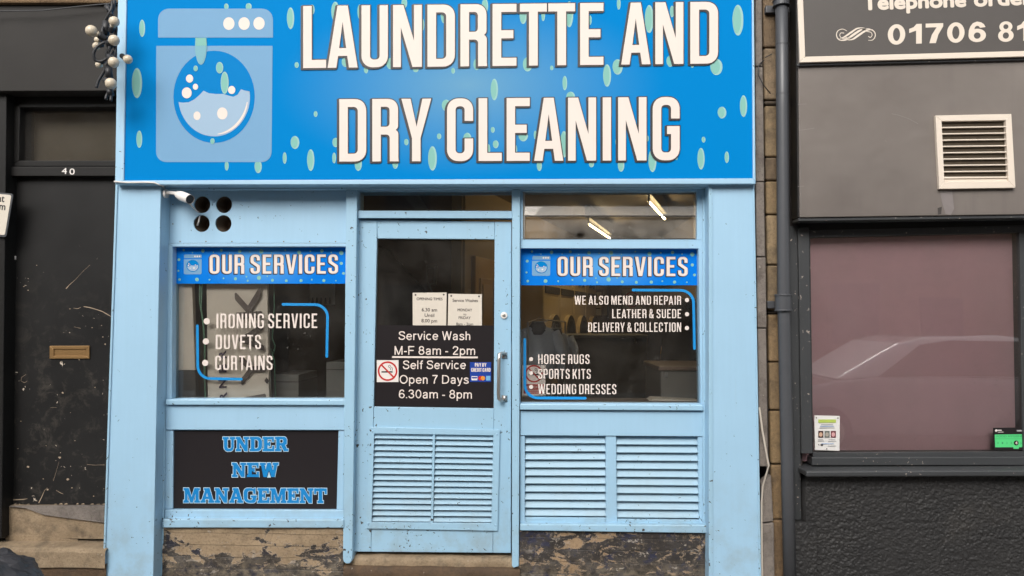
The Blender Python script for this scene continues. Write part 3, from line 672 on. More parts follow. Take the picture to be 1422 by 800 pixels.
b.mesh([a1, a2, a2+th, a1+th]+[p+Vector((0, 0, ZC-ZFL)) for p in (a1, a2, a2+th, a1+th)], [(3, 2, 1, 0), (4, 5, 6, 7), (0, 1, 5, 4), (1, 2, 6, 5), (2, 3, 7, 6), (3, 0, 4, 7)], m_tan)
b.build('interior_wall', LB)
b = MB(); b.box(XL, A0.x-.11, 1.55, 1.65, ZFL, ZC, m_brownwall); b.box(XL-.1, XL, .31, 1.55, ZFL, ZC, m_brownwall); b.build('partition_wall', LB)
b = MB(); b.box(A0.x-.105, A0.x-.02, 1.50, 1.60, ZFL, ZC, m_tan); b.build('corner_post', LB, .005)
# underside of a stair crossing the partition
b = MB(); f = [U(512, 330, 1.40), U(512, 500, 1.40), U(640, 500, 1.40), U(592, 408, 1.40), U(537, 345, 1.40), U(530, 345, 1.40)]; b.prism(f, 1.54, plain('stair_panel', alb(60, 50, 46, .7), .6, .1)); b.build('stair_casing', LB, .004)
b = MB(); f = [U(540, 250, 1.45), U(585, 300, 1.45), U(600, 300, 1.45), U(566, 250, 1.45)]; b.prism(f, 1.54, plain('stair_rail', alb(128, 116, 102, .7), .6, .1)); b.build('stair_string', LB)
# pine panelled door in the angled wall
def onwall(s, z, o=0): return Vector((A0.x, A0.y, 0))+sdv*s+snv*o+Vector((0, 0, z))
def wallbox(b, s0, s1, z0, z1, o0, o1, m):
    p = [onwall(s0, z0, o0), onwall(s1, z0, o0), onwall(s1, z1, o0), onwall(s0, z1, o0), onwall(s0, z0, o1), onwall(s1, z0, o1), onwall(s1, z1, o1), onwall(s0, z1, o1)]
    b.mesh(p, [(0, 1, 2, 3), (7, 6, 5, 4), (0, 4, 5, 1), (1, 5, 6, 2), (2, 6, 7, 3), (3, 7, 4, 0)], m)
b = MB(); wallbox(b, .16, 1.0, ZFL, 2.13, .002, .035, m_yellowdoor)
for s0 in (.26, .62):
    for z0, z1 in ((.35, .95), (1.1, 1.95)):
        wallbox(b, s0, s0+.28, z0, z1, .036, .046, m_yellowdoor); wallbox(b, s0+.04, s0+.24, z0+.05, z1-.05, .047, .055, m_yellowdoor)
b.build('interior_door', LB, .006)

# ---------------------------------------------------------------- main sign
BUB = [(197,39,4,12),(189.5,115,7,21),(193,193,4,12),(314.5,230,2.7,6.5),(358,231,5,9),(395,219,2.7,8),(314,9,3,4.5),(345,9,4,5),
 (403,25,5,15),(433,13,3.5,7),(465,16,5.5,14),(499,16,3,10),(411.7,90,3,4),(438,158,2.7,4),(479,86,5,6.5),(508,97,3,4.5),(542,88,6,8),(561,4,4,7),(587,34,2,8),(577,96,4,4),(616,20,4.5,12),(629,98,2.6,4),(661.5,89,4.5,8),(673,8,4.5,10),(686,124,5,15),(726,21,5,12),(732,89,6.5,10),(754,21,2.5,8),
 (409,197.5,6,9),(431,222,5,15),(465.6,197.5,4.5,6.5),(463.7,219,2.6,7.5),(497,227,5,10),(548.5,227,4,7),(564,197,3,4.5),(580.6,159,2,6),(600,219.6,6,17),(609.5,189,3,4),(619,146,6,8),(648.5,192,5.5,8),(684,180,2.7,4),(688,200,4,5.5),(678.5,208,2,8),(716,208,2,7),(726,188,6.5,8),(748.6,230,3.5,7),(743,187,2,6),
 (766,94,2.3,3.3),(790,19.5,5.5,18),(819.4,27.6,2,6.5),(859,5,2.6,8),(784,115,3.3,10),(842.5,104.6,5.5,15.6),(857,92.6,7,10.7),(792,134,6,7),(901,26,6,19.5),(933,15.6,3,8),(930.5,84.5,5.5,8),(961,91,2.3,2.6),(994,92.6,8.4,11.4),(1024,27.6,7.5,21.4),(1032,147,5,15),(1002,156,6,8),(976.7,193.6,2.6,4),(973,220,5,15),(1009,218,3,8),(782.7,200,5.5,18.5),(821,227.5,3.5,4.5),(862,229,4.5,9),(905.5,222.5,5.5,16),(939,219,1.8,2.8),(856,197,1.8,5),(899,192,1.6,4)]
def emblem(b, fn, Y, small=False):
    """washing machine pictogram; fn maps its own pixels (as measured on the big sign) to photo pixels"""
    P = lambda c, y, m: b.shape([c], lambda x, yy: U(*fn(x, yy), y), m)
    P(rounded([(219.5, 52.3), (219.5, 12, 16), (379, 12, 16), (379, 52.3)]), Y, m_icon)
    P(rounded([(217, 63.7), (378.5, 63.7), (377, 225.2, 15), (216.7, 225.2, 15)]), Y, m_icon)
    for cx, cy in ((317.8, 32.8), (339, 32.8), (359.7, 32.5)): P(circ(cx, cy, 7.8, 8.8), Y-.0006, m_white)
    P(circ(297.3, 134.5, 56.5, 64, 48), Y-.0006, m_iconblue)
    wv = [(247.6, 141.7), (254, 142.6), (262, 142), (270, 138), (277, 132), (282.7, 126), (290, 129.5), (300, 130.6), (310, 130.4), (318, 133), (324, 134.4), (330, 131.5), (334.7, 124), (340, 125.6), (347, 127.4)]
    arc = arcpts(297.3, 134.5, 49.8, 55, -8, 172, 30)
    P(wv+arc, Y-.0012, m_water)
    for cx, cy, rx, ry in ((263.2, 109.2, 5, 5.6), (271.4, 120.5, 3.6, 4.2), (259.3, 129, 6.8, 7.6), (321.7, 125, 5, 5.6), (273.6, 160.8, 4.9, 6), (308.7, 157.6, 7.2, 8.4)): P(circ(cx, cy, rx, ry), Y-.0018, m_white)
    a = arcpts(297.3, 134.5, 46.5, 52, 8, 84, 14); ws = [3.4*math.sin(math.pi*(.12+.80*k/14)) for k in range(15)]
    l = []; r_ = []
    for (x, y), w_ in zip(a, ws):
        d = Vector((x-297.3, (y-134.5))).normalized()*w_/2; l.append((x+d.x, y+d.y)); r_.append((x-d.x, y-d.y))
    P(l+r_[::-1], Y-.0018, m_white)
SG = thing('shop_sign', (X(604, YS), YS, U(604, 248, YS).z), 'wide blue fascia sign reading LAUNDRETTE AND DRY CLEANING in tall white capitals', 'sign')
b = MB(); b.q4([(176.8, -50), (1043.8, -50), (1045.4, 247.4), (172, 250.4)], YS-.003, YS+.002, m_signp)
for i, (cx, cy, rx, ry) in enumerate(BUB):
    disc(b, cx+.35*rx*.3, cy+.4, rx, YS-.0034-.00001*(i % 9), m_mintrim, ry); disc(b, cx-.12*rx, cy, rx*.80, YS-.0038-.00001*(i % 9), m_mint, ry*.88)
b.build('sign_panel', SG)
b = MB(); emblem(b, lambda x, y: (x, y), YS-.0042)
m_mintfade = plain('mint_over_icon', alb(142, 198, 212, .70), .5, .02, spec=.1)
for k_, m_ in ((1.0, m_mintfade), (.84, m_mintfade)): b.face([U(x, y, YS-.0066-.0004*(k_ < 1)) for x, y in [(279+8.2*k_*math.cos(R(a)), 64+26*k_*math.sin(R(a))) for a in range(-24, 205, 12)]], m_)
b.face([U(x, y, YS-.0074) for x, y in ((271.2, 52.6), (271.4, 63.4), (286.8, 63.4), (286.6, 52.6))], m_mint)
for cx, cy, rx, ry in ((271.6, 95, 3, 4), (305, 94, 5, 8), (312, 115, 5.5, 15.5), (295, 196, 3, 4)):
    disc(b, cx, cy, rx, YS-.0066, m_mintrim, ry); disc(b, cx-.5, cy, rx*.8, YS-.0070, m_mint, ry*.88)
b.build('washing_machine_emblem', SG)
def exact_line(b, spec, yb, ht, Y, m, out=0, shift=(0, 0)):
    """letters at measured left/right pixels; yb(x) baseline, ht(x) cap height"""
    for ch, x0, x1 in spec:
        w_, pcs = COND[ch]; k = (x1-x0)/w_
        for pc in pcs:
            cs = [(offset(c, out if i == 0 else -out) if out else c) for i, c in enumerate(pc)]
            b.shape(cs, lambda gx, gy: U(x0+gx*k+shift[0], yb(x0+gx*k)-gy*ht(x0+gx*k)+shift[1], Y), m)
L1 = [('L',421,452.8),('A',455,496.6),('U',502,538.6),('N',545.8,585.8),('D',593.6,631.6),('R',639.4,676.4),('E',684,717.2),('T',722,759.4),('T',761.4,798.6),('E',805.6,838),('A',862.6,903.2),('N',910,949),('D',958.6,997.2)]
L2 = [('D',471.2,508.6),('R',517,553.6),('Y',557.4,598.8),('C',620.8,657),('L',664.6,696.8),('E',703.6,735.6),('A',741.8,782.2),('N',788.8,827.8),('I',837,848.6),('N',858.4,897.8),('G',906.4,943.8)]
yb1 = lambda x: 94.6+(88.2-94.6)*(x-420)/577; ht1 = lambda x: 86.2-.4*(x-420)/577
yb2 = lambda x: 224.4+(222.6-224.4)*(x-471)/470; ht2 = lambda x: 86.6+1.4*(x-471)/470
for sp, yb, ht in ((L1, yb1, ht1), (L2, yb2, ht2)):
    b = MB()
    exact_line(b, sp, yb, ht, YS-.0074, m_dark, .017, (-2.0, 1.3)); exact_line(b, sp, yb, ht, YS-.0078, m_dark, .017, (-1.0, .7)); exact_line(b, sp, yb, ht, YS-.0082, m_dark, .015)
    exact_line(b, sp, yb, ht, YS-.0090, m_white); b.build('lettering', SG)

# ---------------------------------------------------------------- OUR SERVICES banners
BB = [(182,469,8),(241,486,4),(311,474,12),(381,484,4),(435,471,10),(490,488,4),(558,478,12),(625,481,5),(703,478,15),(771,486,4),(863,470,6),(957,485,14),(1031,478,6),(1109,475,12),(1172,485,5),(1239,488,15),(1239,558,11),(1254,625,10),(150,533,10),(146,608,7),(154,666,9),(271,666,13),(355,667,6),(449,658,6),(529,661,11),(603,647,6),(611,674,7),(687,655,15),(743,645,5),(777,671,10),(870,674,10),(969,673,11),(1041,667,6),(1122,673,11),(1203,674,5)]
def banner(tl, br, txt, label):
    Y = YG-.0012; cx, cy = (tl[0]+br[0])/2, (tl[1]+br[1])/2
    sx = (br[0]-tl[0])/1173; sy = (br[1]-tl[1])/247
    T = thing('services_banner', (X(cx, Y), Y, U(cx, br[1], Y).z), label, 'banner', 'blue banners across the tops of the windows')
    b = MB(); b.q(tl[0], tl[1], br[0], br[1], Y-.0012, Y, m_banner_print(cx, cy-2, Y, 'banner_print'))
    for bx, by, r_ in BB: disc(b, tl[0]+(bx-107)*sx, tl[1]+(by-447)*sy, r_*sx*.95, Y-.0018, m_mint, r_*sy*.95, 14)
    b.build('banner_strip', T)
    b = MB()
    def fn(x, y): return (tl[0]+(182+(x-216.7)/162.3*121-107)*sx, tl[1]+(498+(y-12)/213*133-447)*sy)
    emblem(b, fn, Y-.0022); b.build('washing_machine_emblem', T)
    b = MB()
    x0, y0, x1, y1, h = txt
    word(b, 'OUR SERVICES', COND, x0, y0, x1, y1, h, Y-.0026, m_dark, .018, (-1.1, .8)); word(b, 'OUR SERVICES', COND, x0, y0, x1, y1, h, Y-.0032, m_dark, .016)
    word(b, 'OUR SERVICES', COND, x0, y0, x1, y1, h, Y-.0040, m_white, .0); b.build('lettering', T)
banner((239.6, 342.8), (482.4, 394), (291, 380.2, 469.4, 380, 26.6), 'blue OUR SERVICES banner in the window under the four round vent holes')
banner((723, 344.8), (970, 396.2), (774.4, 383.2, 955, 383.6, 26.8), 'blue OUR SERVICES banner in the window under the glass louvres')
# window lettering
def lettering(label, lines, bullets, br, group='white vinyl lists on the window glass'):
    Y = YG-.0010; x0 = lines[0][1]; y0 = lines[0][2]
    T = thing('window_lettering', (X(x0, Y, y0), Y, U(x0, lines[-1][2], Y).z), label, 'lettering', group)
    for t, xa, ya, xb, yb, h in lines:
        b = MB(); word(b, t, COND, xa, ya, xb, yb, h, Y, m_white, -.010); b.build('lettering', T)
    for cx, cy, r_ in bullets: b = MB(); disc(b, cx, cy, r_, Y, m_white); b.build('bullet_dot', T)
    b = MB(); stroke(b, br, 3.7, Y-.0004, m_cyan); b.build('corner_bracket', T)
    return T
T = lettering('white list reading IRONING SERVICE, DUVETS, CURTAINS between two blue corner lines',
  [('IRONING SERVICE', 300.4, 456, 440.6, 455.8, 20.6), ('DUVETS', 299.4, 485, 362.6, 485, 20.2), ('CURTAINS', 298.6, 514, 378.6, 514, 20.2)], [(287, 446.2, 4.3), (285.9, 474.2, 4.3), (285, 504, 4.3)],
  [(274, 452.5), (274.6, 508)]+arcpts(292, 508, 17.4, 17.8, 180, 90, 8)+[(335, 526.6)])
b = MB(); stroke(b, [(393, 422.7), (437, 423)]+arcpts(437, 440, 17.8, 17, -90, 0, 8)+[(453.8, 495)], 3.7, YG-.0014, m_cyan); b.build('corner_bracket', T)
lettering('white list reading WE ALSO MEND AND REPAIR, LEATHER & SUEDE, DELIVERY & COLLECTION',
  [('WE ALSO MEND AND REPAIR', 797.8, 423.2, 946, 423.3, 12.6), ('LEATHER & SUEDE', 850, 442, 946, 442, 12.7), ('DELIVERY & COLLECTION', 816.6, 461, 946, 461, 13.2)], [(954, 416.8, 2.9), (954, 436.3, 2.9), (954, 455.6, 2.9)],
  [(879, 402.8), (945, 403.2)]+arcpts(945, 421, 18.2, 17.8, -90, 0, 8)+[(964.4, 484)])
lettering('white list reading HORSE RUGS, SPORTS KITS, WEDDING DRESSES beside a blue corner line',
  [('HORSE RUGS', 747.2, 505.6, 818.8, 505.6, 13.6), ('SPORTS KITS', 747.2, 526.2, 820.5, 526.4, 14), ('WEDDING DRESSES', 747.2, 547.4, 856, 547.6, 14.2)], [(737.5, 498.8, 2.8), (737.5, 518.3, 2.8), (737.5, 537.4, 2.8)],
  [(728.7, 471.5), (728.7, 534)]+arcpts(747, 534, 18.3, 18.6, 180, 90, 8)+[(812.6, 553)])

# ---------------------------------------------------------------- UNDER NEW MANAGEMENT board
Y = YF+.018
T = thing('notice_board', (X(355, Y), Y, U(355, 707, Y).z), 'black board reading UNDER NEW MANAGEMENT in bright blue slab capitals', 'sign')
b = MB(); b.q4([(241.2, 598), (469.8, 598.2), (467.2, 706.8), (240.2, 706)], Y, Y+.0038, m_black); b.build('board', T)
for t, xa, ya, xb, yb, h in (('UNDER', 309.4, 626.6, 400, 626.4, 19.6), ('NEW', 322.2, 662.4, 386.6, 662.4, 19.6), ('MANAGEMENT', 255, 698, 453.6, 698.6, 20.2)):
    b = MB(); word(b, t, SLAB, xa, ya, xb, yb, h, Y-.0006, m_under_rim, .05, gap=.06); word(b, t, SLAB, xa, ya, xb, yb, h, Y-.0014, m_under_txt, .005, gap=.06); b.build('lettering', T)

def spl(pts, n=5):
    P = [Vector(p) for p in pts]; Q = []
    for i in range(len(P)-1):
        for k in range(n):
            u = k/n; a = P[max(0, i-1)]; d = P[min(len(P)-1, i+2)]; q_ = .5*((2*P[i])+(P[i+1]-a)*u+(2*a-5*P[i]+4*P[i+1]-d)*u*u+(3*P[i]-a-3*P[i+1]+d)*u**3); Q.append((q_.x, q_.y))
    Q.append(tuple(P[-1])); return Q
def ea(cx, cy, rx, ry, a0=0, a1=360, n=24): return [(cx+rx*math.cos(R(a0+(a1-a0)*k/n)), cy+ry*math.sin(R(a0+(a1-a0)*k/n))) for k in range(n+1)]
_arch = lambda x: spl([(.09+x, .42), (.15+x, .60), (.28+x, .665), (.42+x, .60), (.45+x, .45)])+[(.45+x, 0)]
MONO = {'S': (.67, [spl([(.60,.72),(.53,.89),(.34,.94),(.14,.88),(.09,.73),(.20,.58),(.36,.52),(.55,.43),(.61,.27),(.52,.11),(.34,.06),(.12,.12),(.05,.31)])]),
 'e': (.60, [[(.07,.365),(.54,.365)], ea(.31,.355,.24,.305,2,325)]), 'r': (.36, [[(.09,0),(.09,.72)], spl([(.09,.42),(.14,.60),(.26,.66),(.36,.645)])]),
 'v': (.54, [[(.05,.72),(.27,.01)], [(.27,.01),(.49,.72)]]), 'i': (.16, [[(.08,0),(.08,.72)], [(.08,.87),(.08,1)]]), 'c': (.55, [ea(.30,.355,.235,.305,42,318)]),
 'W': (.96, [[(.05,1),(.26,.0)], [(.26,.0),(.48,1)], [(.48,1),(.70,0)], [(.70,0),(.91,1)]]),
 'a': (.58, [spl([(.09,.52),(.17,.64),(.30,.665),(.43,.61),(.46,.48)])+[(.46,.0)], spl([(.46,.42),(.30,.385),(.13,.32),(.08,.19),(.14,.08),(.27,.05),(.40,.12),(.46,.25)])]),
 's': (.53, [spl([(.46,.52),(.40,.63),(.27,.665),(.13,.62),(.10,.52),(.20,.42),(.36,.35),(.47,.25),(.44,.11),(.28,.05),(.13,.08),(.06,.20)])]),
 'h': (.54, [[(.09,0),(.09,1)], _arch(0)]), 'n': (.54, [[(.09,0),(.09,.72)], _arch(0)]), 'm': (.88, [[(.09,0),(.09,.72)], _arch(0), _arch(.36)]),
 'M': (.84, [[(.08,0),(.08,1)], [(.08,1),(.42,.0)], [(.42,0),(.76,1)], [(.76,0),(.76,1)]]), '-': (.34, [[(.03,.36),(.31,.36)]]),
 'F': (.64, [[(.08,0),(.08,1)], [(.08,.94),(.62,.94)], [(.08,.49),(.55,.49)]]), '8': (.62, [ea(.31,.735,.195,.205), ea(.31,.295,.24,.24)]),
 '2': (.62, [spl([(.08,.70),(.14,.88),(.31,.94),(.49,.87),(.53,.71),(.45,.53),(.25,.31),(.09,.06)]), [(.05,.06),(.57,.06)]]),
 'p': (.60, [[(.09,-.28),(.09,.72)], ea(.31,.355,.225,.305)]), 'l': (.16, [[(.08,0),(.08,1)]]), 'f': (.35, [spl([(.37,.935),(.27,.935),(.19,.86),(.175,.7)])+[(.175,0)], [(.03,.66),(.34,.66)]]),
 'O': (.82, [ea(.41,.5,.35,.445)]), '7': (.60, [[(.05,.94),(.56,.94)], spl([(.53,.92),(.38,.66),(.26,.34),(.22,0)])]),
 'D': (.76, [[(.08,0),(.08,1)], [(.08,.94)]+spl([(.30,.94),(.50,.89),(.64,.71),(.665,.5),(.64,.29),(.50,.11),(.30,.06)])+[(.08,.06)]]),
 'y': (.54, [[(.05,.72),(.27,.02)], spl([(.49,.72),(.30,.08),(.22,-.16),(.07,-.22)])]), '6': (.62, [ea(.315,.30,.235,.245), spl([(.52,.77),(.44,.91),(.31,.94),(.16,.84),(.09,.60),(.08,.32)])]),
 '.': (.16, [[(.08,0),(.08,.13)]]), '3': (.62, [spl([(.07,.76),(.16,.91),(.31,.94),(.47,.85),(.48,.67),(.37,.56),(.24,.53)]), spl([(.27,.54),(.46,.48),(.54,.30),(.47,.12),(.31,.055),(.15,.10),(.06,.26)])]), '0': (.62, [ea(.31,.5,.24,.445)])}
def mono(b, text, x0, yb0, x1, yb1, cap, Y, m, gap=.085, space=.30, wd=.128):
    x = 0; L = []
    for ch in text:
        if ch == ' ': x += space; continue
        L.append((x, MONO[ch][1])); x += MONO[ch][0]+gap
    W = x-gap; k = 0
    for gx, paths in L:
        for p in paths:
            stroke(b, [(x0+(x1-x0)*(gx+a)/W, yb0+(yb1-yb0)*(gx+a)/W-c*cap) for a, c in p], wd*cap, Y-.00005*(k % 6), m, False); k += 1
# ---------------------------------------------------------------- door stickers and notices
Y = YD+.0155
T = thing('door_lettering', (X(603, Y), Y, U(603, 566, Y).z), 'black vinyl panel on the door glass listing Service Wash and Self Service hours', 'sign')
b = MB(); b.q4([(523, 451.7), (686, 452), (685.2, 566.6), (520.4, 564)], Y, Y+.0012, m_black); b.build('vinyl_panel', T)
b = MB()
for t, xa, ya, xb, yb, h in (('Service Wash', 553.5, 472, 653.5, 472.4, 12), ('M-F 8am - 2pm', 547.6, 492.6, 660, 492.8, 12), ('Self Service', 559.4, 512.6, 647, 512.6, 12), ('Open 7 Days', 554.8, 532.8, 651, 533, 12), ('6.30am - 8pm', 553.6, 553, 655.5, 553.6, 12)):
    mono(b, t, xa, ya, xb, yb, h, Y-.0008, m_white)
b.q4([(544.6, 494.7), (663.6, 495.2), (663.6, 497.6), (544.6, 497.1)], Y-.0009, Y-.0001, m_white); b.build('lettering', T)
def nosmoke(b, cx, cy, r_, Y, ring=.17):
    b.shape([circ(cx, cy, r_, r_, 40), circ(cx, cy, r_*(1-ring), r_*(1-ring), 40)], lambda x, y: U(x, y, Y), m_red)
    stroke(b, [(cx-.62*r_, cy+.08*r_), (cx+.52*r_, cy+.08*r_)], .15*r_, Y+.0006, m_dark, False)
    stroke(b, [(cx+.30*r_, cy-.10*r_), (cx+.34*r_, cy-.28*r_), (cx+.16*r_, cy-.36*r_), (cx+.08*r_, cy-.52*r_), (cx+.22*r_, cy-.62*r_)], .06*r_, Y+.0006, m_dark, False)
    stroke(b, [(cx+.48*r_, cy-.06*r_), (cx+.52*r_, cy-.30*r_), (cx+.30*r_, cy-.46*r_), (cx+.28*r_, cy-.60*r_)], .05*r_, Y+.0006, m_dark, False)
    stroke(b, [(cx-.62*r_, cy-.62*r_), (cx+.62*r_, cy+.62*r_)], .16*r_, Y-.0004, m_red, False)
b = MB(); b.q(523.2, 500.2, 553.4, 530.6, Y-.002, Y-.0010, m_whiteplastic); nosmoke(b, 538.2, 515.4, 13.6, Y-.0030)
tag(b.build('no_smoking_sticker'), 'square white no smoking sticker on the black panel of the door', 'sticker')
b = MB(); m_royal = plain('royal_blue', alb(22, 66, 160), .4, .03); b.q(652.6, 503, 682, 530.4, Y-.002, Y-.0010, m_royal)
word(b, 'PAY BY', COND, 659.6, 509.2, 675.4, 509.2, 5, Y-.0026, m_white, .02); word(b, 'CREDIT CARD', COND, 654.4, 516.2, 681, 516.2, 5, Y-.0026, m_white, .02)
b.q(654.8, 522.4, 663, 528.2, Y-.0028, Y-.0021, m_whiteplastic); b.q(655.4, 523.6, 662.4, 525.6, Y-.0034, Y-.0029, m_royal)
disc(b, 667.2, 525.2, 3.1, Y-.0026, m_red); disc(b, 670.6, 525.2, 3.1, Y-.0030, plain('orange_print', alb(236, 150, 60), .4)); b.q(675, 522, 681, 528.4, Y-.0028, Y-.0021, plain('pale_blue_print', alb(120, 184, 226), .4))
tag(b.build('payment_sticker'), 'small dark blue PAY BY CREDIT CARD sticker on the door', 'sticker')
def notice(label, c, lines):
    Yn = YD+.0186; b = MB(); n = 8; vs = []; fs = []
    for j in range(n+1):
        for i in range(n+1):
            p = lerp(lerp(c[0], c[1], i/n), lerp(c[3], c[2], i/n), j/n); q_ = U(*p, Yn); q_.y += .0004*noise.noise(q_*14); vs.append(q_)
    for j in range(n):
        for i in range(n): k = j*(n+1)+i; fs.append((k, k+n+1, k+n+2, k+1))
    b.mesh(vs, fs, m_paper)
    for t, xa, xb, yb, h in lines: sans(b, t, xa, yb, xb, yb+.3, h, Yn-.0008, m_ink, .012)
    for px_, py_ in ((c[0][0]+4, c[0][1]+3), (c[1][0]-4, c[1][1]+3)): disc(b, px_, py_, 1.3, Yn-.0012, m_ink, n=10)
    return tag(b.build('paper_notice', smooth=True), label, 'notice', 'white paper notices fixed to the door glass')
notice('white paper notice headed OPENING TIMES, 6.30 am Until 8.00 pm', [(573, 406.6), (620.2, 406.2), (619.6, 453), (573.2, 453)], [('OPENING TIMES', 578.5, 614.5, 416.8, 3.6), ('6.30 am', 585.6, 607, 432.4, 4.6), ('Until', 589.6, 603, 440, 4.6), ('8.00 pm', 585.2, 607, 447.6, 4.6)])
notice('white paper notice headed Service Washes, MONDAY to FRIDAY', [(622.6, 408), (669.2, 408.6), (669.2, 453), (621.8, 453)], [('Service Washes', 628.4, 663.5, 419.2, 4.2), ('MONDAY', 635.4, 655.6, 432.2, 3.7), ('to', 643.4, 647.4, 437.8, 3), ('FRIDAY', 636.8, 653.6, 443, 3.7), ('8am - 2pm', 633.4, 657, 451.6, 3.6)])
b = MB(); Y = YG+.012; b.q(725.2, 507, 757.4, 549.4, Y, Y+.002, plain('aged_white_card', alb(242, 232, 226, .98), .5)); nosmoke(b, 741.5, 519, 12.2, Y-.002)
b.q(727.4, 533.6, 755.8, 546.8, Y-.001, Y-.0001, m_red); sans(b, 'NO SMOKING', 729, 539.4, 754, 539.4, 3.6, Y-.0018, m_white, .01)
b.q(729.4, 541.4, 753.4, 542.4, Y-.0016, Y-.0011, m_white); b.q(731.4, 544, 751.4, 545, Y-.0016, Y-.0011, m_white)
tag(b.build('no_smoking_sign'), 'white and red NO SMOKING card behind the bottom corner of the window with lists', 'sign')

# ---------------------------------------------------------------- camera and festoon bulbs
T = thing('security_camera', U(229.8, 270, YP+.09), 'small white bullet security camera on a bracket beside the round vent holes', 'camera')
a = U(229.2, 269, .035); b = MB(); b.tube([a, a+Vector((.012, 0, 0))], .028, m_whiteplastic, 20); b.tube([a+Vector((.010, -.005, .004)), a+Vector((.045, -.02, .003)), U(246, 269, .0)], .012, m_whiteplastic, 12); b.build('bracket', T, smooth=False)
p0, p1 = U(245.5, 269.5, .0), U(264, 277, -.055); d = (p1-p0)
b = MB(); b.tube([p0, p0+d*.06, p0+d*.25, p0+d*.55, p0+d*.97], [.012, .021, .028, .028, .027], m_whiteplastic, 18)
b.tube([p0+d*.35, p0+d*1.0], [.0302, .0302], m_whiteplastic, 18, False); b.build('housing', T, smooth=True)
b = MB(); b.tube([p0+d*.972, p0+d*.985], [.026, .026], m_dark, 18); b.build('lens', T)
b = MB(); b.tube([U(261, 279.5, -.01), U(267, 287, .04), U(273, 293, .08), U(277, 295.5, .12)], .004, m_whiteplastic, 8); b.tube([U(277.5, 299.5, .13), U(276, 308, .12), U(274, 313, .13)], .005, m_whiteplastic, 8); b.build('cable', T, smooth=True)
b = MB(); b.tube([U(158.5, 252, -.056), U(175, 253.5, -.058), U(200, 253.2, -.057), U(214, 253.6, -.053), U(221, 256.6, -.045), U(226, 258, -.01), U(228, 262, .04)], .005, m_whiteplastic, 8)
tag(b.build('white_cable', smooth=True), 'thin white cable running under the left end of the blue sign', 'cable')

T = thing('string_lights', U(157, 130, -.2), 'bunched string of dirty white bulbs on black cable hanging beside the sign', 'string lights')
BL = [(158.7, 30, 7.2, -.24, (153, 46)), (127, 43, 8.1, -.26, (143, 52)), (158.4, 56, 7.6, -.30, (150, 60)), (134, 64, 5.4, -.16, (145, 62)), (135.2, 55.5, 4.4, -.14, (146, 56)), (157.8, 86.6, 7.5, -.30, (150, 76)), (177.5, 82.5, 6.4, -.24, (163, 74)), (137.5, 90, 5.0, -.17, (147, 82)), (154, 116, 7.8, -.26, (146, 111))]
for x_, y_, r_, yy, (sx_, sy_) in BL:
    c = U(x_, y_, yy); s0 = U(sx_, sy_, yy+.04 if yy < -.2 else yy-.03); d = (s0-c).normalized(); rr = r_/231*(yy+4.45)/4.45
    b = MB(); b.ball(c, rr, m_bulb, 18, 12); b.tube([c+d*rr*.85, c+d*rr*1.25], [rr*.62, rr*.45], m_bulb, 12); bo = b.build('bulb', T, smooth=True)
    b = MB(); b.tube([c+d*rr*1.2, c+d*rr*1.35, c+d*rr*2.4], [rr*.5, rr*.62, rr*.56], m_blackrub, 12); b.build('socket', T, smooth=False)
b = MB()
for pts in ([(156, 2, -.2), (155, 12, -.22), (150, 22, -.22), (145, 34, -.2), (147, 50, -.2), (152, 66, -.22), (150, 84, -.2), (144, 100, -.2), (137, 112, -.2), (134, 122, -.2)],
            [(149, 10, -.2), (154, 18, -.22), (160, 30, -.19), (161, 46, -.19), (155, 62, -.2), (148, 74, -.21), (153, 88, -.2), (154, 104, -.2), (154, 128, -.2)],
            [(146, 58, -.24), (134, 66, -.26), (130, 76, -.26), (133, 84, -.25), (142, 85, -.24), (152, 78, -.24), (157, 70, -.24)],
            [(145, 36, -.21), (142, 44, -.23), (150, 58, -.2), (160, 66, -.18), (158, 80, -.19), (150, 96, -.2)],
            [(152, 126, -.2), (148, 133, -.2), (147, 138, -.21)], [(154, 126, -.2), (154.4, 133, -.2), (154, 140, -.21)], [(147, 8, -.2), (150, 12, -.2), (157, 14, -.2), (159, 0, -.2)]):
    P = [U(*p) for p in pts]; Q = []
    for i in range(len(P)-1):
        for u in (0, .25, .5, .75):
            p_1 = P[max(0, i-1)]; p3 = P[min(len(P)-1, i+2)]
            Q.append(.5*((2*P[i])+(P[i+1]-p_1)*u+(2*p_1-5*P[i]+4*P[i+1]-p3)*u*u+(3*P[i]-p_1-3*P[i+1]+p3)*u**3))
    Q.append(P[-1]); b.tube(Q, .0085, m_blackrub, 8)
for (x0, y0, x1, y1, r_) in ((148, 30, 146, 48, .022), (150, 66, 160, 58, .018), (150, 92, 152, 108, .020), (152, 124, 154, 132, .018), (148, 8, 154, 18, .016)): b.tube([U(x0, y0, -.2), U(x1, y1, -.2)], r_, m_blackrub, 12)
b.build('cord', T, smooth=True)

# ---------------------------------------------------------------- black-fronted neighbour, number 40
NB = thing('neighbour_house', (X(70, .15), .15, 0), 'black painted house front numbered 40 with scuffed door and worn stone threshold', 'house')
xr_ = X(150, .3, 400)+.0
b = MB(); b.q(-330, -60, 166, 4, -.03, .3, m_wallstone); b.build('stone_band', NB, .01)
b = MB(); b.q4([(-330, 5), (164, 5), (162, 126), (-330, 128)], .0, .30, m_bpanel); b.build('fascia_panel', NB, .004)
b = MB(); b.frame([(12, 129), (176, 127.5), (174, 231), (10, 231)], [(27.5, 149.5), (166, 148.5), (165, 223), (26, 223)], .12, .30, m_bpaint); tr = b.build('transom_window', NB, .004)
b = MB(); b.q(26, 148, 168, 224, .165, .171, m_glass); b.build('pane', tr)
b = MB(); b.q(26, 148, 168, 224, .26, .27, plain('net_blind', alb(126, 116, 100, .6), .8, .12)); b.build('blind', tr)
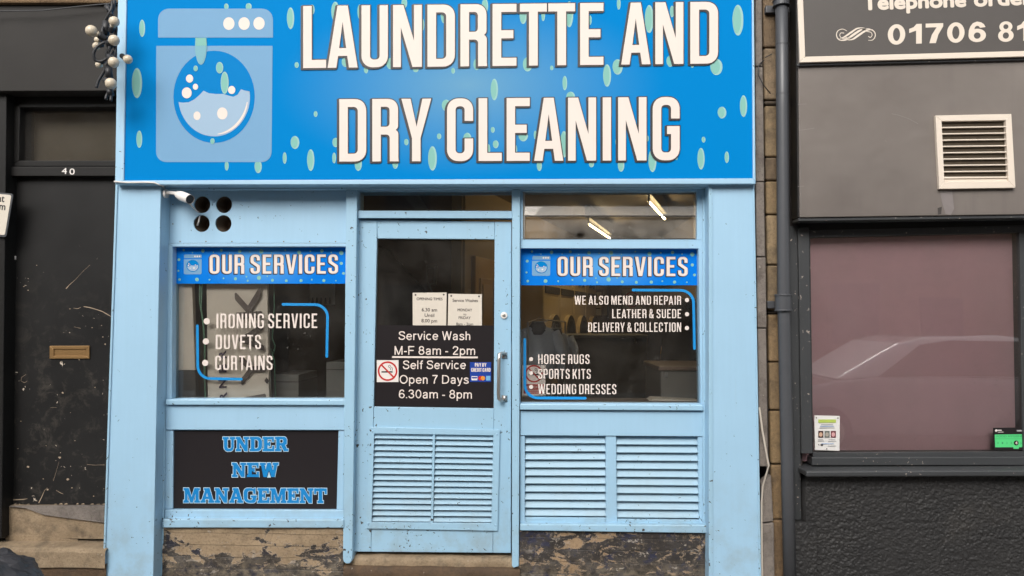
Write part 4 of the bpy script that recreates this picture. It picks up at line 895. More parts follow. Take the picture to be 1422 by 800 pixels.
b = MB(); b.q4([(10, 231.4), (174, 231.4), (174, 244.6), (9.6, 244.6)], .10, .30, m_bpaint); b.build('lintel_board', NB, .004)
b = MB(); sans(b, '4', 85.6, 241.6, 93, 241.6, 8.2, .098, m_whiteplastic, .012); sans(b, '0', 96.4, 242.4, 103.8, 242.4, 8.2, .098, m_whiteplastic, .012); b.build('house_number', NB)
b = MB(); b.q4([(-60, 129), (9, 129), (2, 748), (-66, 748)], .05, .30, m_bpaint)
b.q4([(9.4, 129), (12.4, 129), (5, 748), (2.4, 748)], .09, .30, m_pipe); b.build('door_jamb', NB, .004)
b = MB(); b.q4([(-420, 129), (-60.6, 129), (-66.6, 850), (-420, 850)], .02, .30, m_bpaint); b.build('wall', NB, .004)
b = MB(); b.q4([(12, 246), (175, 246), (164, 700.5), (5.6, 701.6)], .15, .20, m_bdoor); bdoor = b
m_scr = plain('bare_primer', alb(186, 166, 142, .7), .8, .2, nscale=40)
b = bdoor; sk = lambda p, w_: stroke(b, p, [.38*v for v in w_], .1485, m_scr, True)
sk([(92, 400.6), (96, 396), (104, 389), (115, 377), (125, 368)], [3.2, 2.0, .8, .5, .6]); sk([(116.5, 425.8), (124, 427), (133, 429.5), (142, 432.5), (148, 436), (154, 439.5)], [2.2, 3.2, 2.4, 2.6, 3.2, 1.6])
sk([(120.7, 645), (132, 646), (145, 645.5)], [1.0, .8, 1.0]); sk([(54, 698), (58, 690), (62, 681), (66, 677)], [3.4, 2.4, 1.2, .6]); sk([(74, 668), (78, 655), (82, 641)], [.9, .6, .5])
sk([(9, 694.8), (20, 694), (32, 693.6), (38, 692.6)], [2.5, 4.2, 3.2, .8]); sk([(36, 520), (30, 524), (29, 529), (34, 531.5), (38, 529)], [.8, 1.4, .8, 1.2, .6]); sk([(78, 681), (84, 684.5), (88, 686)], [1, 2, .6])
sk([(102, 428), (108, 428.6), (112, 427)], [.8, 1.6, .8]); sk([(103, 454), (112, 456)], [.7, .9]); sk([(70, 566), (79, 566)], [.6, .6])
rs = random.Random(3)
for cx, cy, r_ in ((83, 635.5, 3.2), (39, 648.5, 2.8), (94, 666, 3), (87, 545.5, 2.2), (100, 677.5, 2), (51, 368.5, 1.2), (33, 398, 1.4), (39, 403, 1.7), (97, 429, 1.4), (110, 499.5, 1.6), (128, 455, 1.2), (143, 468, 1.6), (146, 478, 1.8), (141, 452, 1.3), (66, 680, 2.6), (130, 689, 1.4), (60, 665, 1.2), (25, 623, 1.2), (29, 585, 1.1), (104, 612, 1.1), (98, 573, 1), (132, 538, 1.3), (64, 619, 1)):
    r_ *= .6; b.face([U(cx+r_*(.6+.6*rs.random())*math.cos(2*math.pi*k/9)*1.1, cy+r_*(.5+.6*rs.random())*math.sin(2*math.pi*k/9), .1487) for k in range(9)], m_scr)
x_ = 9.0
while x_ < 143:
    w_ = rs.uniform(2, 7); h_ = rs.uniform(.8, 2.6)
    if rs.random() < .62: b.face([U(x_, 700.6, .1487), U(x_+w_, 700.5, .1487), U(x_+w_*.8, 700.6-h_, .1487), U(x_+w_*.3, 700.6-h_*.7, .1487)], m_scr)
    x_ += w_+rs.uniform(1, 5)
nd = b.build('door', NB)
b = MB(); LP = [(68.8, 480.4), (124, 480.2), (124, 498), (68.6, 498.2)]; LI = [(74.5, 485), (119.6, 485), (119.6, 494.2), (74.5, 494.2)]
b.frame(LP, LI, .14, .149, m_brass); b.q4(LI, .146, .1495, m_brass); b.build('letter_plate', nd, .002)
b = MB(); b.q(14.6, 365, 19.6, 383, .14, .149, m_pipe); b.q(17, 355.5, 21, 360.5, .138, .149, m_whiteplastic); b.build('latch', nd, .001)
def rough_block(b, x0, x1, y0, y1, z0, z1, m, nx=40, amp=.010, seed=0, lip=.02, top=None):
    """worn stone block: front, rounded lip and tread with uneven faces"""
    pr = [(y0, z0), (y0, z0+(z1-z0)*.33), (y0, z0+(z1-z0)*.66), (y0, z1-lip), (y0+lip*.3, z1-lip*.3), (y0+lip, z1), (y0+(y1-y0)*.5, z1), (y1, z1)]
    vs = []; fs = []; k = len(pr)
    for i in range(nx+1):
        for y_, z_ in pr:
            p = Vector((x0+(x1-x0)*i/nx, y_, z_)); s_ = noise.fractal(p*5+Vector((seed, seed*2, 0)), 1, 2, 5)
            p.y += amp*s_; p.z += amp*.7*noise.fractal(p*4+Vector((seed+5, 0, seed)), 1, 2, 4); vs.append(p)
    fs1 = []
    for i in range(nx):
        for j in range(k-1): a = i*k+j; fs1.append((a, a+1, a+k+1, a+k))
    b.mesh(vs, fs1, m)
    b.box(x0, x1, y0+.04, y1, z0, z1-.03, m)
zt1 = U(70, 702.4, .13).z; zt2 = U(70, 747, .12).z; xa, xb = X(-140, .1, 740), X(150, .1, 740)
b = MB(); rough_block(b, xa, xb, .115, .32, zt2, zt1, m_step, seed=1, amp=.005, lip=.012)
f = [U(12, 703.5, .100), U(36, 706, .100), U(60, 715, .100), U(100, 720.5, .100), U(145, 726, .100), U(145, 703, .100)]; b.prism(f, .13, m_render); b.build('threshold', NB, smooth=False)
b = MB(); rough_block(b, xa, X(150, .0, 760), -.03, .30, .10, zt2-.018, m_step, seed=4, lip=.022, amp=.005); rough_block(b, xa, X(150, .0, 760), -.012, .30, -.02, .118, m_step_d, seed=6, lip=.01, amp=.006); b.build('step', NB, smooth=False)
b = MB(); f = [U(x, y, .112) for x, y in rounded([(7, 744, 3), (30, 743, 4), (62, 744.5, 2), (80, 747.5, 2), (108, 750, 3), (108, 756, 3), (70, 755, 2), (8, 752, 3)])]; b.prism(f, .13, m_step); b.build('mortar_patch', NB, .003)
b = MB(); b.tube([U(-40, 20, -.05), U(0, 15.5, -.05), U(60, 14.5, -.05), U(110, 9, -.05), U(162, 4, -.05)], .004, m_blackrub, 6); tag(b.build('overhead_cable'), 'thin black cable across the top of the black house front', 'cable')
T = thing('restriction_sign', U(4, 330, .03), 'white sign plate with dark grey border cut by the left edge of the photo', 'sign')
b = MB(); RS = rounded([(-62, 262), (18.6, 269, 4), (8.4, 329.5, 4), (-70, 322)]); b.prism([U(x, y, .03) for x, y in RS[::-1]], .036, m_pipe); b.build('sign_back', T)
b = MB(); RI = rounded([(-62, 264), (15.8, 271, 3), (6.6, 326.6, 3), (-70, 320)]); b.prism([U(x, y, .0275) for x, y in RI[::-1]], .0298, m_paper)
b.build('sign_face', T)
b = MB(); sans(b, 'at', -3.4, 279.8, 6, 280.6, 9.6, .0268, m_dark, .02); b.build('lettering', T); b = MB(); sans(b, 'm', -1.4, 291.0, 7.2, 291.8, 9.6, .0268, m_dark, .02); b.build('lettering', T)
# dark lumpy sack by the step
b = MB(); c = U(2, 812, -.55); b.ball((c.x-.06, c.y, .15), (.235, .22, .185), plain('black_polythene', alb(58, 58, 62, .8), .45, .35, nscale=5, bstr=.5), 48, 32)
for i, p in enumerate(b.v):
    s_ = noise.fractal(p*7, 1, 2, 5); q_ = Vector((c.x-.05, c.y, .15)); dd = (p-q_).normalized(); p += dd*.028*abs(s_)*1.2; b.v[i] = Vector((p.x, p.y, max(p.z, .002)))
tag(b.build('rubbish_sack', smooth=False), 'dark grey lumpy rubbish sack in front of the worn stone step', 'sack')

# ---------------------------------------------------------------- stone strip, downpipe
SW = thing('stone_wall', (X(1066, .1), .1, 0), 'narrow strip of coursed brown stone between the blue pilaster and the downpipe', 'wall')
def xs(y, a, b_): return a+(b_-a)*y/800
ys = [-70, -8, 66, 139, 146, 218, 251, 298, 368, 432, 436, 503, 570, 645, 722, 836]
cols = [(140, 120, 94), (126, 106, 82), (150, 130, 104), (92, 80, 66), (158, 136, 104), (124, 106, 84), (148, 126, 94), (164, 142, 110), (142, 122, 94), (68, 60, 52), (142, 118, 86), (136, 114, 84), (146, 122, 88), (148, 122, 88), (130, 106, 78)]
for k in range(len(ys)-1):
    y0, y1 = ys[k]+.8, ys[k+1]-.8
    b = MB(); c_ = cols[k]; b.q4([(xs(y0, 1059.5, 1073), y0), (xs(y0, 1092, 1098), y0), (xs(y1, 1092, 1098), y1), (xs(y1, 1059.5, 1073), y1)], .06+.012*random.random(), .3, m_stone('stone_block', alb(*c_, 1.0), alb(*[v*.80 for v in c_], 1.0)))
    b.build('stone_block', SW, .012, seg=3)
b = MB(); b.q4([(xs(-70, 1055, 1066), -70), (xs(-70, 1110, 1115), -70), (xs(836, 1110, 1115), 836), (xs(836, 1055, 1066), 836)], .10, .32, m_grit); b.build('mortar', SW)
b = MB()   # grey render edge strip, in lengths with open joints
for y0, y1, dx in ((-70, 92, 0), (93, 252, .6), (253, 356, 0), (357.5, 455, .8), (456.5, 648, 0)):
    w0 = lambda y: 1049.5+7.6*max(0, y-250)/550; w1 = lambda y: 1057.5+max(0, y)*.0145
    b.q4([(w0(y0), y0), (w1(y0)+dx, y0), (w1(y1)+dx, y1), (w0(y1), y1)], .02, .10, m_render)
b.q4([(1057, 672), (1071, 660), (1074.5, 724), (1058, 726)], .02, .10, m_render); b.q4([(1058.5, 728), (1075, 726), (1076.5, 836), (1059, 836)], .022, .10, m_render)
b.build('render_strip', SW, .006)
b = MB(); m_strip = plain('pale_flashing', alb(206, 196, 182, .8), .6, .08)
pp = [U(1053.5, 566, .0), U(1058, 600, -.01), U(1063, 628, -.02), U(1066.5, 647, -.02), U(1062, 662, -.015), U(1058, 676, -.005), U(1056.5, 700, .0), U(1057, 760, .005), U(1058, 836, .005)]
for i in range(len(pp)-1):
    a, c = pp[i], pp[i+1]; d = Vector((.010, .002, .002)); e = Vector((0, .003, 0)); b.mesh([a, c, c+d, a+d, a+e, c+e, c+d+e, a+d+e], [(0, 1, 2, 3), (7, 6, 5, 4), (0, 4, 5, 1), (2, 6, 7, 3)], m_strip)
b.build('loose_flashing', SW)
b = MB(); b.tube([U(1061, 84, .03), U(1053.5, 90, .0), U(1053, 104, -.01), U(1060, 118, .0), U(1070, 130, .03)], .003, m_blackrub, 6); b.tube([U(1062, 80, .03), U(1072, 75, .03)], .003, m_blackrub, 6); tag(b.build('loose_wire', smooth=True), 'thin loose wire looping over the stone strip beside the blue sign', 'wire')
T = thing('downpipe', (X(1090, -.02, 700), -.02, 0), 'dark grey round downpipe running down beside the stone strip', 'pipe')
b = MB(); P = [U(1084.6, -70, -.03), U(1086.5, 150, -.03), U(1088.2, 420, -.03), U(1093, 640, -.03), U(1097.5, 836, -.03)]; b.tube(P, .036, m_pipe, 24); b.build('pipe', T, smooth=True)
for ya, yb in ((1, 9), (409, 432)):
    xm = 1084.8 if ya < 10 else 1087.4
    b = MB(); c0, c1 = U(xm, ya, -.03), U(xm+.3, yb, -.03); b.tube([c0, lerp3, c1] if False else [c0, c1], .0465, m_pipe, 24)
    for t in (.04, .96): b.tube([c0+(c1-c0)*(t-.05), c0+(c1-c0)*(t+.05)], .051, m_pipe, 24)
    b.build('collar', T, .002)
    b = MB(); a = U(xm, (ya+yb)/2+3, -.02); b.box(a.x-.075, a.x+.065, .03, .075, a.z-.02, a.z+.025, m_pipe); b.build('bracket', T, .004)
for yy in (62, 131):
    b = MB(); c = U(1085.6+yy*.006, yy, -.03); b.tube([c+Vector((0, 0, .004)), c-Vector((0, 0, .004))], .0375, m_pipe, 24); b.build('joint_ring', T)

# ---------------------------------------------------------------- grey-fronted shop on the right
GS = thing('grey_shopfront', (X(1270, .1), .1, 0), 'dark grey shopfront with plum blind behind its window and textured black wall below', 'shop')
XE = 1650
ly = lambda x, y0, s: y0+(x-1110)*s
b = MB(); b.q4([(1107.5, -70), (XE, -90), (XE, ly(XE, 302, -.0135)), (1110.8, 302)], -.10, .02, m_gpanel)
b.q4([(1104.5, -70), (1107.2, -70), (1110.5, 302.5), (1107.8, 302.5)], -.085, .02, m_bpaint)
b.q4([(1107, ly(1107, 88.4, -.0262)), (XE, ly(XE, 88.4, -.0262)), (XE, ly(XE, 91.6, -.0262)), (1107, ly(1107, 91.6, -.0262))], -.118, -.101, m_gframe); b.build('fascia_panel', GS, .004)
b = MB(); b.q4([(1109, ly(1109, 303, -.0135)), (XE, ly(XE, 303, -.0135)), (XE, ly(XE, 307, -.0135)), (1109, 307)], -.09, .02, m_gframe)
b.q4([(1110, 304), (XE, 298), (XE, 313), (1110, 320)], .06, .30, m_bpaint); b.build('soffit', GS, .003)  # black soffit board, its colour also painting the shadow band under the fascia
b = MB(); b.box(X(1112, .2, 0), X(XE, .2, 0), .021, .3, U(1300, -60, -.1).z, 7.2, m_wallstone); b.build('upper_wall', GS)
b = MB(); b.q4([(1095.5, 314), (1108, 314), (1113, 722), (1101, 722)], .05, .3, m_gframe); b.q4([(1108.3, 316), (1123.6, 316), (1128.6, 630), (1113.2, 630)], .03, .3, m_gframe); b.build('frame_post', GS, .004)
WO = [(1123.8, 318), (XE, 306), (XE, 640), (1128.8, 634)]; WI = [(1125, 330), (1415.6, 323), (1421, 627.2), (1129.4, 628.6)]
b = MB(); b.frame([(1123.8, 320), (1432, 312), (1438, 634), (1128.8, 635)], WI, .06, .18, m_gframe); gw = b.build('window', GS, .003)
b = MB(); b.q4([(1123, 329), (1417, 322), (1422.5, 629), (1128, 630)], .072, .078, m_glass_shop); b.build('pane', gw)
b = MB(); b.q4([(1110, 322), (1440, 312), (1446, 640), (1112, 640)], .13, .14, m_plum); b.build('blind', gw)
b = MB(); b.q4([(1438.5, 312), (XE, 305), (XE, 640), (1444, 634)], .04, .2, m_gframe); b.build('frame_panel', GS, .004)
b = MB(); b.q4([(1128, 635.4), (XE, 634), (XE, 646), (1127.6, 646.5)], .045, .2, m_gframe); b.build('bottom_rail', GS, .004)
zsl = U(1120, 654.5, -.08).z
b = MB(); b.q4([(1119.6, 654.5), (XE, 652.4), (XE, 661), (1119.6, 662.4)], -.08, .2, m_gframe); b.build('sill', GS, .008)
# pebbledash stall riser
b = MB(); nx, nz_ = 500, 230; vs = []; fs = []
for j in range(nz_+1):
    for i in range(nx+1):
        p = U(1119+(1560-1119)*i/nx, 661+(838-661)*j/nz_, .0); h = (noise.noise(p*44)+.9*noise.noise(p*85)+.45*noise.noise(p*160))*(.95+.35*noise.noise(p*3.1)); p.y -= .0047*h; vs.append(p)
for j in range(nz_):
    for i in range(nx): k = j*(nx+1)+i; fs.append((k, k+nx+1, k+nx+2, k+1))
b.mesh(vs, fs, m_pdash); b.q4([(1119, 662), (1560, 660), (1560, 838), (1119, 838)], .02, .2, m_pdash); b.build('stall_riser', GS, smooth=True)
b = MB(); vs = []; fs = []; nx, nz_ = 46, 130
for j in range(nz_+1):
    for i in range(nx+1):
        p = U(1104+(1134-1104)*i/nx, 727+(838-727)*j/nz_, -.04); h = (noise.noise(p*44)+.9*noise.noise(p*85)+.45*noise.noise(p*160))*(.95+.35*noise.noise(p*3.1)); p.y -= .0047*h; vs.append(p)
for j in range(nz_):
    for i in range(nx): k = j*(nx+1)+i; fs.append((k, k+nx+1, k+nx+2, k+1))
b.mesh(vs, fs, m_pdash); b.q4([(1104, 727), (1134, 727), (1134, 838), (1104, 838)], -.034, .05, m_pdash); b.build('pier_base', GS, smooth=True)
# vent grille
b = MB(); VO = [(1299.3, 160.4), (1404.6, 158.2), (1410.4, 260.8), (1304.6, 262.4)]; VI = [(1307.8, 168.4), (1396.8, 167), (1400.6, 251.6), (1311.6, 252.4)]
b.frame(VO, VI, -.125, -.101, m_cream_frame)
for k in range(1, 10):
    t = k/9.6; l = lerp(VI[0], VI[3], t); r_ = lerp(VI[1], VI[2], t); b.q4([(l[0]-.6, l[1]-.9), (r_[0]+.6, r_[1]-.9), (r_[0]+.6, r_[1]+.9), (l[0]-.6, l[1]+.9)], -.119, -.104, m_cream_frame)
b.q4([(1311, 245.5), (1400.5, 245), (1400.8, 251.8), (1311.6, 252.6)], -.112, -.104, m_cream_frame)
vg = b.build('vent_grille', GS, .002)
b = MB(); b.q4(VI, -.1025, -.1005, plain('greasy_void', alb(84, 70, 50, .55), .7, .5, nscale=30)); b.build('vent_backing', vg)
for px_, py_ in ((1357, 160.5), (1408, 208), (1360, 260.5), (1302.5, 210)):
    pass
b = MB(); b.face([U(1305, 264, -.1006), U(1322, 263.5, -.1006), U(1325, 290, -.1006), U(1320, 299, -.1006), U(1313, 297, -.1006), U(1308, 280, -.1006)], plain('pale_streak', alb(140, 132, 130, .74), .5, .12, nscale=20))
b.face([U(1302, 289, -.1008), U(1308, 287, -.1008), U(1307, 297.5, -.1008), U(1302.5, 298, -.1008)], m_grit); b.build('grease_streak', GS)
m_scratch = plain('scratch', alb(150, 142, 138, .7), .5)
for p in ([(1238, 158), (1248, 160), (1262, 165), (1275, 172)], [(1108, 145), (1120, 144.5)], [(1110, 181), (1118, 180), (1131, 178)], [(1108, 259), (1117, 258.5)]): b = MB(); stroke(b, p, [.7]*len(p), -.1008, m_scratch, False); b.build('scratch', GS)
# its sign
T = thing('telephone_sign', U(1270, 86, -.12), 'dark grey sign with cream border reading Telephone orders 01706 81', 'sign')
s_ = -.0262; b = MB()
BO = [(1104, -110), (XE, -120), (XE, ly(XE, 86.8, s_)), (1110.8, 86.8)]; BI = [(1112, -100), (XE-8, -110), (XE-8, ly(XE-8, 78.8, s_)), (1118.4, 78.6)]
b.frame(BO, BI, -.135, -.119, m_cream_frame); b.build('border', T, .003)
b = MB(); b.q4(BI, -.126, -.119, m_gsign); b.build('sign_panel', T)
b = MB(); sans(b, 'Telephone', 1197.8, 13.4, 1342, 8.7, 18.6, -.1275, m_cream_frame, .05); b.build('lettering', T); b = MB(); sans(b, 'orders', 1352.6, 8.4, 1446, 5.2, 18.6, -.1275, m_cream_frame, .05); b.build('lettering', T)
b = MB(); word(b, '01706', DIG, 1232.8, 62, 1369.2, 57.6, 27.4, -.1275, m_cream_frame, gap=.19); b.build('lettering', T); b = MB(); word(b, '81', DIG, 1386, 58, 1428, 56.6, 27.4, -.1275, m_cream_frame, gap=.19); b.build('lettering', T)
b = MB(); sw = lambda p, w_: stroke(b, p, w_, -.1275, m_cream_frame, True)
def sp(pts, n=6):
    P = [Vector(p) for p in pts]; Q = []
    for i in range(len(P)-1):
        for k in range(n):
            u = k/n; a = P[max(0, i-1)]; d = P[min(len(P)-1, i+2)]; q_ = .5*((2*P[i])+(P[i+1]-a)*u+(2*a-5*P[i]+4*P[i+1]-d)*u*u+(3*P[i]-a-3*P[i+1]+d)*u**3); Q.append((q_.x, q_.y))
    Q.append(tuple(P[-1])); return Q
for dx, dy, kk in ((0, 0, 1.0), (6, 1.6, .9), (-5, -2, .8)):
    p = sp([(1170+dx, 55+dy*.4), (1178+dx, 53+dy), (1187+dx, 47+dy), (1196+dx, 41.4+dy), (1206+dx, 40+dy*.6)]); n = len(p); sw(p, [max(.4, 3.2*kk*math.sin(math.pi*k/(n-1))) for k in range(n)])
p = sp([(1176, 43), (1170, 40.4), (1163.5, 43), (1161.6, 49), (1165, 55), (1173, 56), (1180, 53)]); n = len(p); sw(p, [.7+1.0*k/(n-1) for k in range(n)])
p = sp([(1172, 46), (1167.4, 46), (1166.4, 50), (1170, 53.4), (1176, 52)]); sw(p, [.9]*len(p))
p = sp([(1198, 41), (1207, 40.4), (1214, 44), (1215.4, 50), (1212, 55.4), (1206, 56)]); n = len(p); sw(p, [1.7-1.0*k/(n-1) for k in range(n)])
p = sp([(1203, 43.6), (1209.4, 45), (1211, 49), (1208.6, 52), (1206, 50.6)]); sw(p, [.9]*len(p))
b.build('scroll_ornament', T)
# poster and hygiene sticker
Y = .069
b = MB(); vs = []; fs = []; n = 8; c = [(1130.8, 576.8), (1166, 577.6), (1165.6, 626), (1131.6, 625)]
for j in range(n+1):
    for i in range(n+1):
        p = U(*lerp(lerp(c[0], c[1], i/n), lerp(c[3], c[2], i/n), j/n), Y); p.y -= .001+.002*noise.noise(p*11); vs.append(p)
for j in range(n):
    for i in range(n): k = j*(n+1)+i; fs.append((k, k+n+1, k+n+2, k+1))
b.mesh(vs, fs, plain('leaflet_paper', alb(232, 230, 226, .82), .6, .03))
Yp = Y-.0045
b.q(1136.4, 582.6, 1161, 587, Yp, Yp+.001, plain('lime_print', alb(186, 206, 96), .5)); sans(b, 'Menu', 1139, 586.2, 1158, 586.4, 3, Yp-.0004, m_green, 0) if False else None
m_pb = plain('pale_text_blue', alb(150, 176, 214), .6); m_pg = plain('pale_text_grey', alb(176, 176, 176), .6)
for y_, x0, x1, m_ in ((589.2, 1140, 1157, m_pg), (591.6, 1139, 1158, m_pb), (593.8, 1138, 1159, m_pg), (610, 1136, 1143, m_pg), (612, 1136, 1144, m_pg), (610, 1151, 1160, m_pg), (612.4, 1150, 1161, m_pg), (615.8, 1141, 1158, m_pb), (619, 1150, 1161, m_pg)): b.q(x0, y_, x1, y_+.9, Yp, Yp+.001, m_)
for i, (ca, cb) in enumerate((((70, 44, 40), (214, 176, 150)), ((110, 116, 110), (176, 168, 156)), ((110, 52, 60), (222, 170, 170)))):
    x0 = 1136.4+i*8.7; b.q(x0, 598.4, x0+7, 607.8, Yp, Yp+.001, plain('photo_print', alb(*ca), .5)); disc(b, x0+3.4, 603.4, 2.5, Yp-.0005, plain('photo_print_light', alb(*cb), .5), 3)
b.q(1139.6, 616.8, 1143, 619, Yp, Yp+.001, m_ink); disc(b, 1137, 617.6, .8, Yp, m_ink)
for px_, py_ in ((1133.6, 580.2), (1163.6, 580.6), (1148.2, 623.4)): disc(b, px_, py_, .9, Yp-.0005, m_ink, n=10)
tag(b.build('leaflet', smooth=False), 'white pinned leaflet with three small photos in the corner of the plum window', 'poster')
b = MB(); Y = .0705; b.q4([(1379.2, 594.2), (1446, 593.4), (1447, 625.4), (1380, 625)], Y-.001, Y, m_black)
m_gr = plain('hygiene_green', alb(92, 222, 136), .45, .02); m_gr2 = plain('hygiene_green_dark', alb(58, 160, 100), .45, .02)
b.q4([(1381.4, 603.6), (1444, 602.8), (1445, 621), (1382, 621.2)], Y-.002, Y-.0011, m_gr); b.q(1407.4, 620.6, 1414.8, 623.4, Y-.0021, Y-.0012, m_gr)
sans(b, 'FOOD HYGIENE RATING', 1384, 607.4, 1440, 606.8, 2.6, Y-.0026, m_gr2, .01); b.q(1382, 609.2, 1444, 609.6, Y-.0026, Y-.0021, m_gr2)
for i in range(6):
    x_ = 1386+i*6.1 if i < 4 else (1411.2 if i == 4 else 1418)
    if i == 4: disc(b, 1411.2, 615.2, 3.4, Y-.0030, m_black); sans(b, '4', 1409.7, 617.0, 1412.9, 617.0, 3.8, Y-.0036, m_white, .03)
    else: sans(b, str(i), x_-1.0, 616.6, x_+1.0, 616.6, 2.8, Y-.0026, m_gr2, 0)
disc(b, 1383.4, 598, 1.7, Y-.0016, m_whiteplastic); b.q(1385.2, 597, 1391, 598.2, Y-.0018, Y-.0011, m_whiteplastic); b.q(1386, 599.8, 1393.6, 600.4, Y-.0018, Y-.0011, m_whiteplastic); b.q(1412, 597.2, 1440, 599.2, Y-.0018, Y-.0011, m_pg)
tag(b.build('hygiene_sticker'), 'green and black food hygiene rating sticker showing 4 in the plum window', 'sticker')

# ---------------------------------------------------------------- things inside the laundrette
m_batten = plain('grey_batten', (.10, .095, .085, 1), .6, .05)
m_tube = emit('lit_tube', (1, .76, .40, 1), 20)
def tube_light(x, y, y0, y1, label, z=2.60):
    h = z-1.6; p0 = None
    a = U(x[0], y[0], y0); c = U(x[1], y[1], y1)
    T = thing('ceiling_light', ((a.x+c.x)/2, (a.y+c.y)/2, ZC-.02), label, 'ceiling light', 'strip lights on the laundrette ceiling')
    d = (c-a); b = MB(); b.tube([a, c], .0095, m_tube, 12); b.build('tube', T, smooth=True)
    s = Vector((d.y, -d.x, 0)).normalized()*.026; e = d.normalized()*.04; zb = max(a.z, c.z)+.045
    p = [a-e+s, c+e+s, c+e-s, a-e-s]; b = MB(); b.mesh([Vector((q.x, q.y, zb)) for q in p]+[Vector((q.x, q.y, ZC-.001)) for q in p], [(3, 2, 1, 0), (4, 5, 6, 7), (0, 1, 5, 4), (1, 2, 6, 5), (2, 3, 7, 6), (3, 0, 4, 7)], m_batten)
    for q in (a, c): b.tube([Vector((q.x, q.y, zb+.002)), Vector((q.x, q.y, q.z-.02))], .009, m_batten, 8)
    b.build('batten', T, .004)
tube_light((817, 847), (311, 331), 2.9, 4.3, 'lit fluorescent strip light low over the middle of the glass louvres')
tube_light((901, 923), (280, 304), 1.6, 2.7, 'lit fluorescent strip light near the upper right of the glass louvres')
# tumble dryers along the angled wall
def dryer(i, s0, label):
    wd, dp, o0 = .66, .55, .02; T = thing('tumble_dryer', onwall(s0+wd/2, ZFL, .3), label, 'tumble dryer', 'cream tumble dryers along the angled wall')
    b = MB(); wallbox(b, s0, s0+wd-.01, ZFL, 2.28, .01, .33, m_dryer); b.build('cabinet', T, .012)
    b = MB(); wallbox(b, s0+.03, s0+wd-.04, 1.86, 1.93, .331, .345, m_machine_d); wallbox(b, s0+.2, s0+.34, 2.0, 2.1, .331, .345, m_dark); wallbox(b, s0+.42, s0+.50, 1.99, 2.11, .331, .345, m_dark); b.build('control_panel', T, .003)
    for zc in (1.40, .72):
        b = MB(); n = 24; c0 = [onwall(s0+wd/2+.25*math.cos(2*math.pi*k/n), zc+.25*math.sin(2*math.pi*k/n), .331) for k in range(n)]; c1 = [onwall(s0+wd/2+.25*math.cos(2*math.pi*k/n), zc+.25*math.sin(2*math.pi*k/n), .375) for k in range(n)]; c2 = [onwall(s0+wd/2+.19*math.cos(2*math.pi*k/n), zc+.19*math.sin(2*math.pi*k/n), .377) for k in range(n)]
        for k in range(n): b.face([c0[k], c0[(k+1) % n], c1[(k+1) % n], c1[k]], m_dryer); b.face([c1[k], c1[(k+1) % n], c2[(k+1) % n], c2[k]], m_machine_d)
        b.face(c2, m_dim); b.build('drum_door', T)
OFS = 1.28
for i, lb in enumerate(('cream tumble dryer nearest the door post in the row behind the window', 'second cream tumble dryer from the door post, behind the hanging jackets', 'third cream tumble dryer from the door post, left of the pale cabinet', 'farthest cream tumble dryer, at the end of the row by the tan wall')): dryer(i, OFS+i*.68, lb)
# washing machine cabinets
def cabinet(name, xl, xr, y0, y1, ztop, label, m, lid, cat):
    T = thing(name, (X((xl+xr)/2, y0), (y0+y1)/2, ZFL), label, cat); x0, x1 = X(xl, y0, 500), X(xr, y0, 500)
    b = MB(); b.box(x0, x1, y0, y1, ZFL, ztop-.03, m); b.build('cabinet', T, .01)
    b = MB(); b.box(x0-.015, x1+.015, y0-.02, y1, ztop-.029, ztop, lid); b.build('lid', T, .006)
    for xa_ in (x0+.03, x1-.12): b = MB(); b.box(xa_, xa_+.02, y0-.012, y0-.001, ztop-.07, ztop-.04, m_chrome); b.build('hinge', T)
cabinet('washing_machine', 776, 899, 2.3, 3.0, U(830, 465, 2.3).z, 'tall grey washing machine cabinet seen from behind in the middle of the window', m_machine_d, m_machine, 'washing machine')
cabinet('washing_machine', 917, 1010, .72, 1.45, U(940, 509, .70).z, 'grey washing machine with brown lid in the right corner of the window', m_machine, m_brownlid, 'washing machine')
T = thing('folding_table', (X(922, 3.0), 3.1, ZFL), 'small yellowish wooden table between the two washing machines', 'table')
b = MB(); zz = U(920, 486, 2.3).z; b.box(X(899, 2.3), X(943, 2.3), 2.3, 3.6, zz-.04, zz, m_yellowdoor); b.build('tabletop', T, .006)
for fx in (900.5, 941):
    for yy in (2.33, 3.5): b = MB(); xx = X(fx, 2.3); b.box(xx-.02, xx+.02, yy, yy+.04, ZFL, zz-.041, m_yellowdoor); b.build('leg', T)
b = MB(); b.box(X(724, .30, 560), X(974, .3, 560), .27, .62, U(840, 558, .27).z-.30, U(840, 556, .27).z-.02, m_brownwall); tag(b.build('window_ledge', bevel=.005), 'dark brown ledge inside the bottom of the window with the two lists', 'shelf')
b = MB(); vs = [U(895, 560, .4), U(917, 554, .4)]; f = [U(893, 561.5, .45), U(905, 555, .45), U(907, 553.4, .45), U(972, 556.5, .45), U(972, 562, .45)]; b.prism(f[::-1], .60, m_paper); tag(b.build('paper_pile', bevel=.003), 'pale stack of paper on the ledge in the right corner of the window', 'paper')
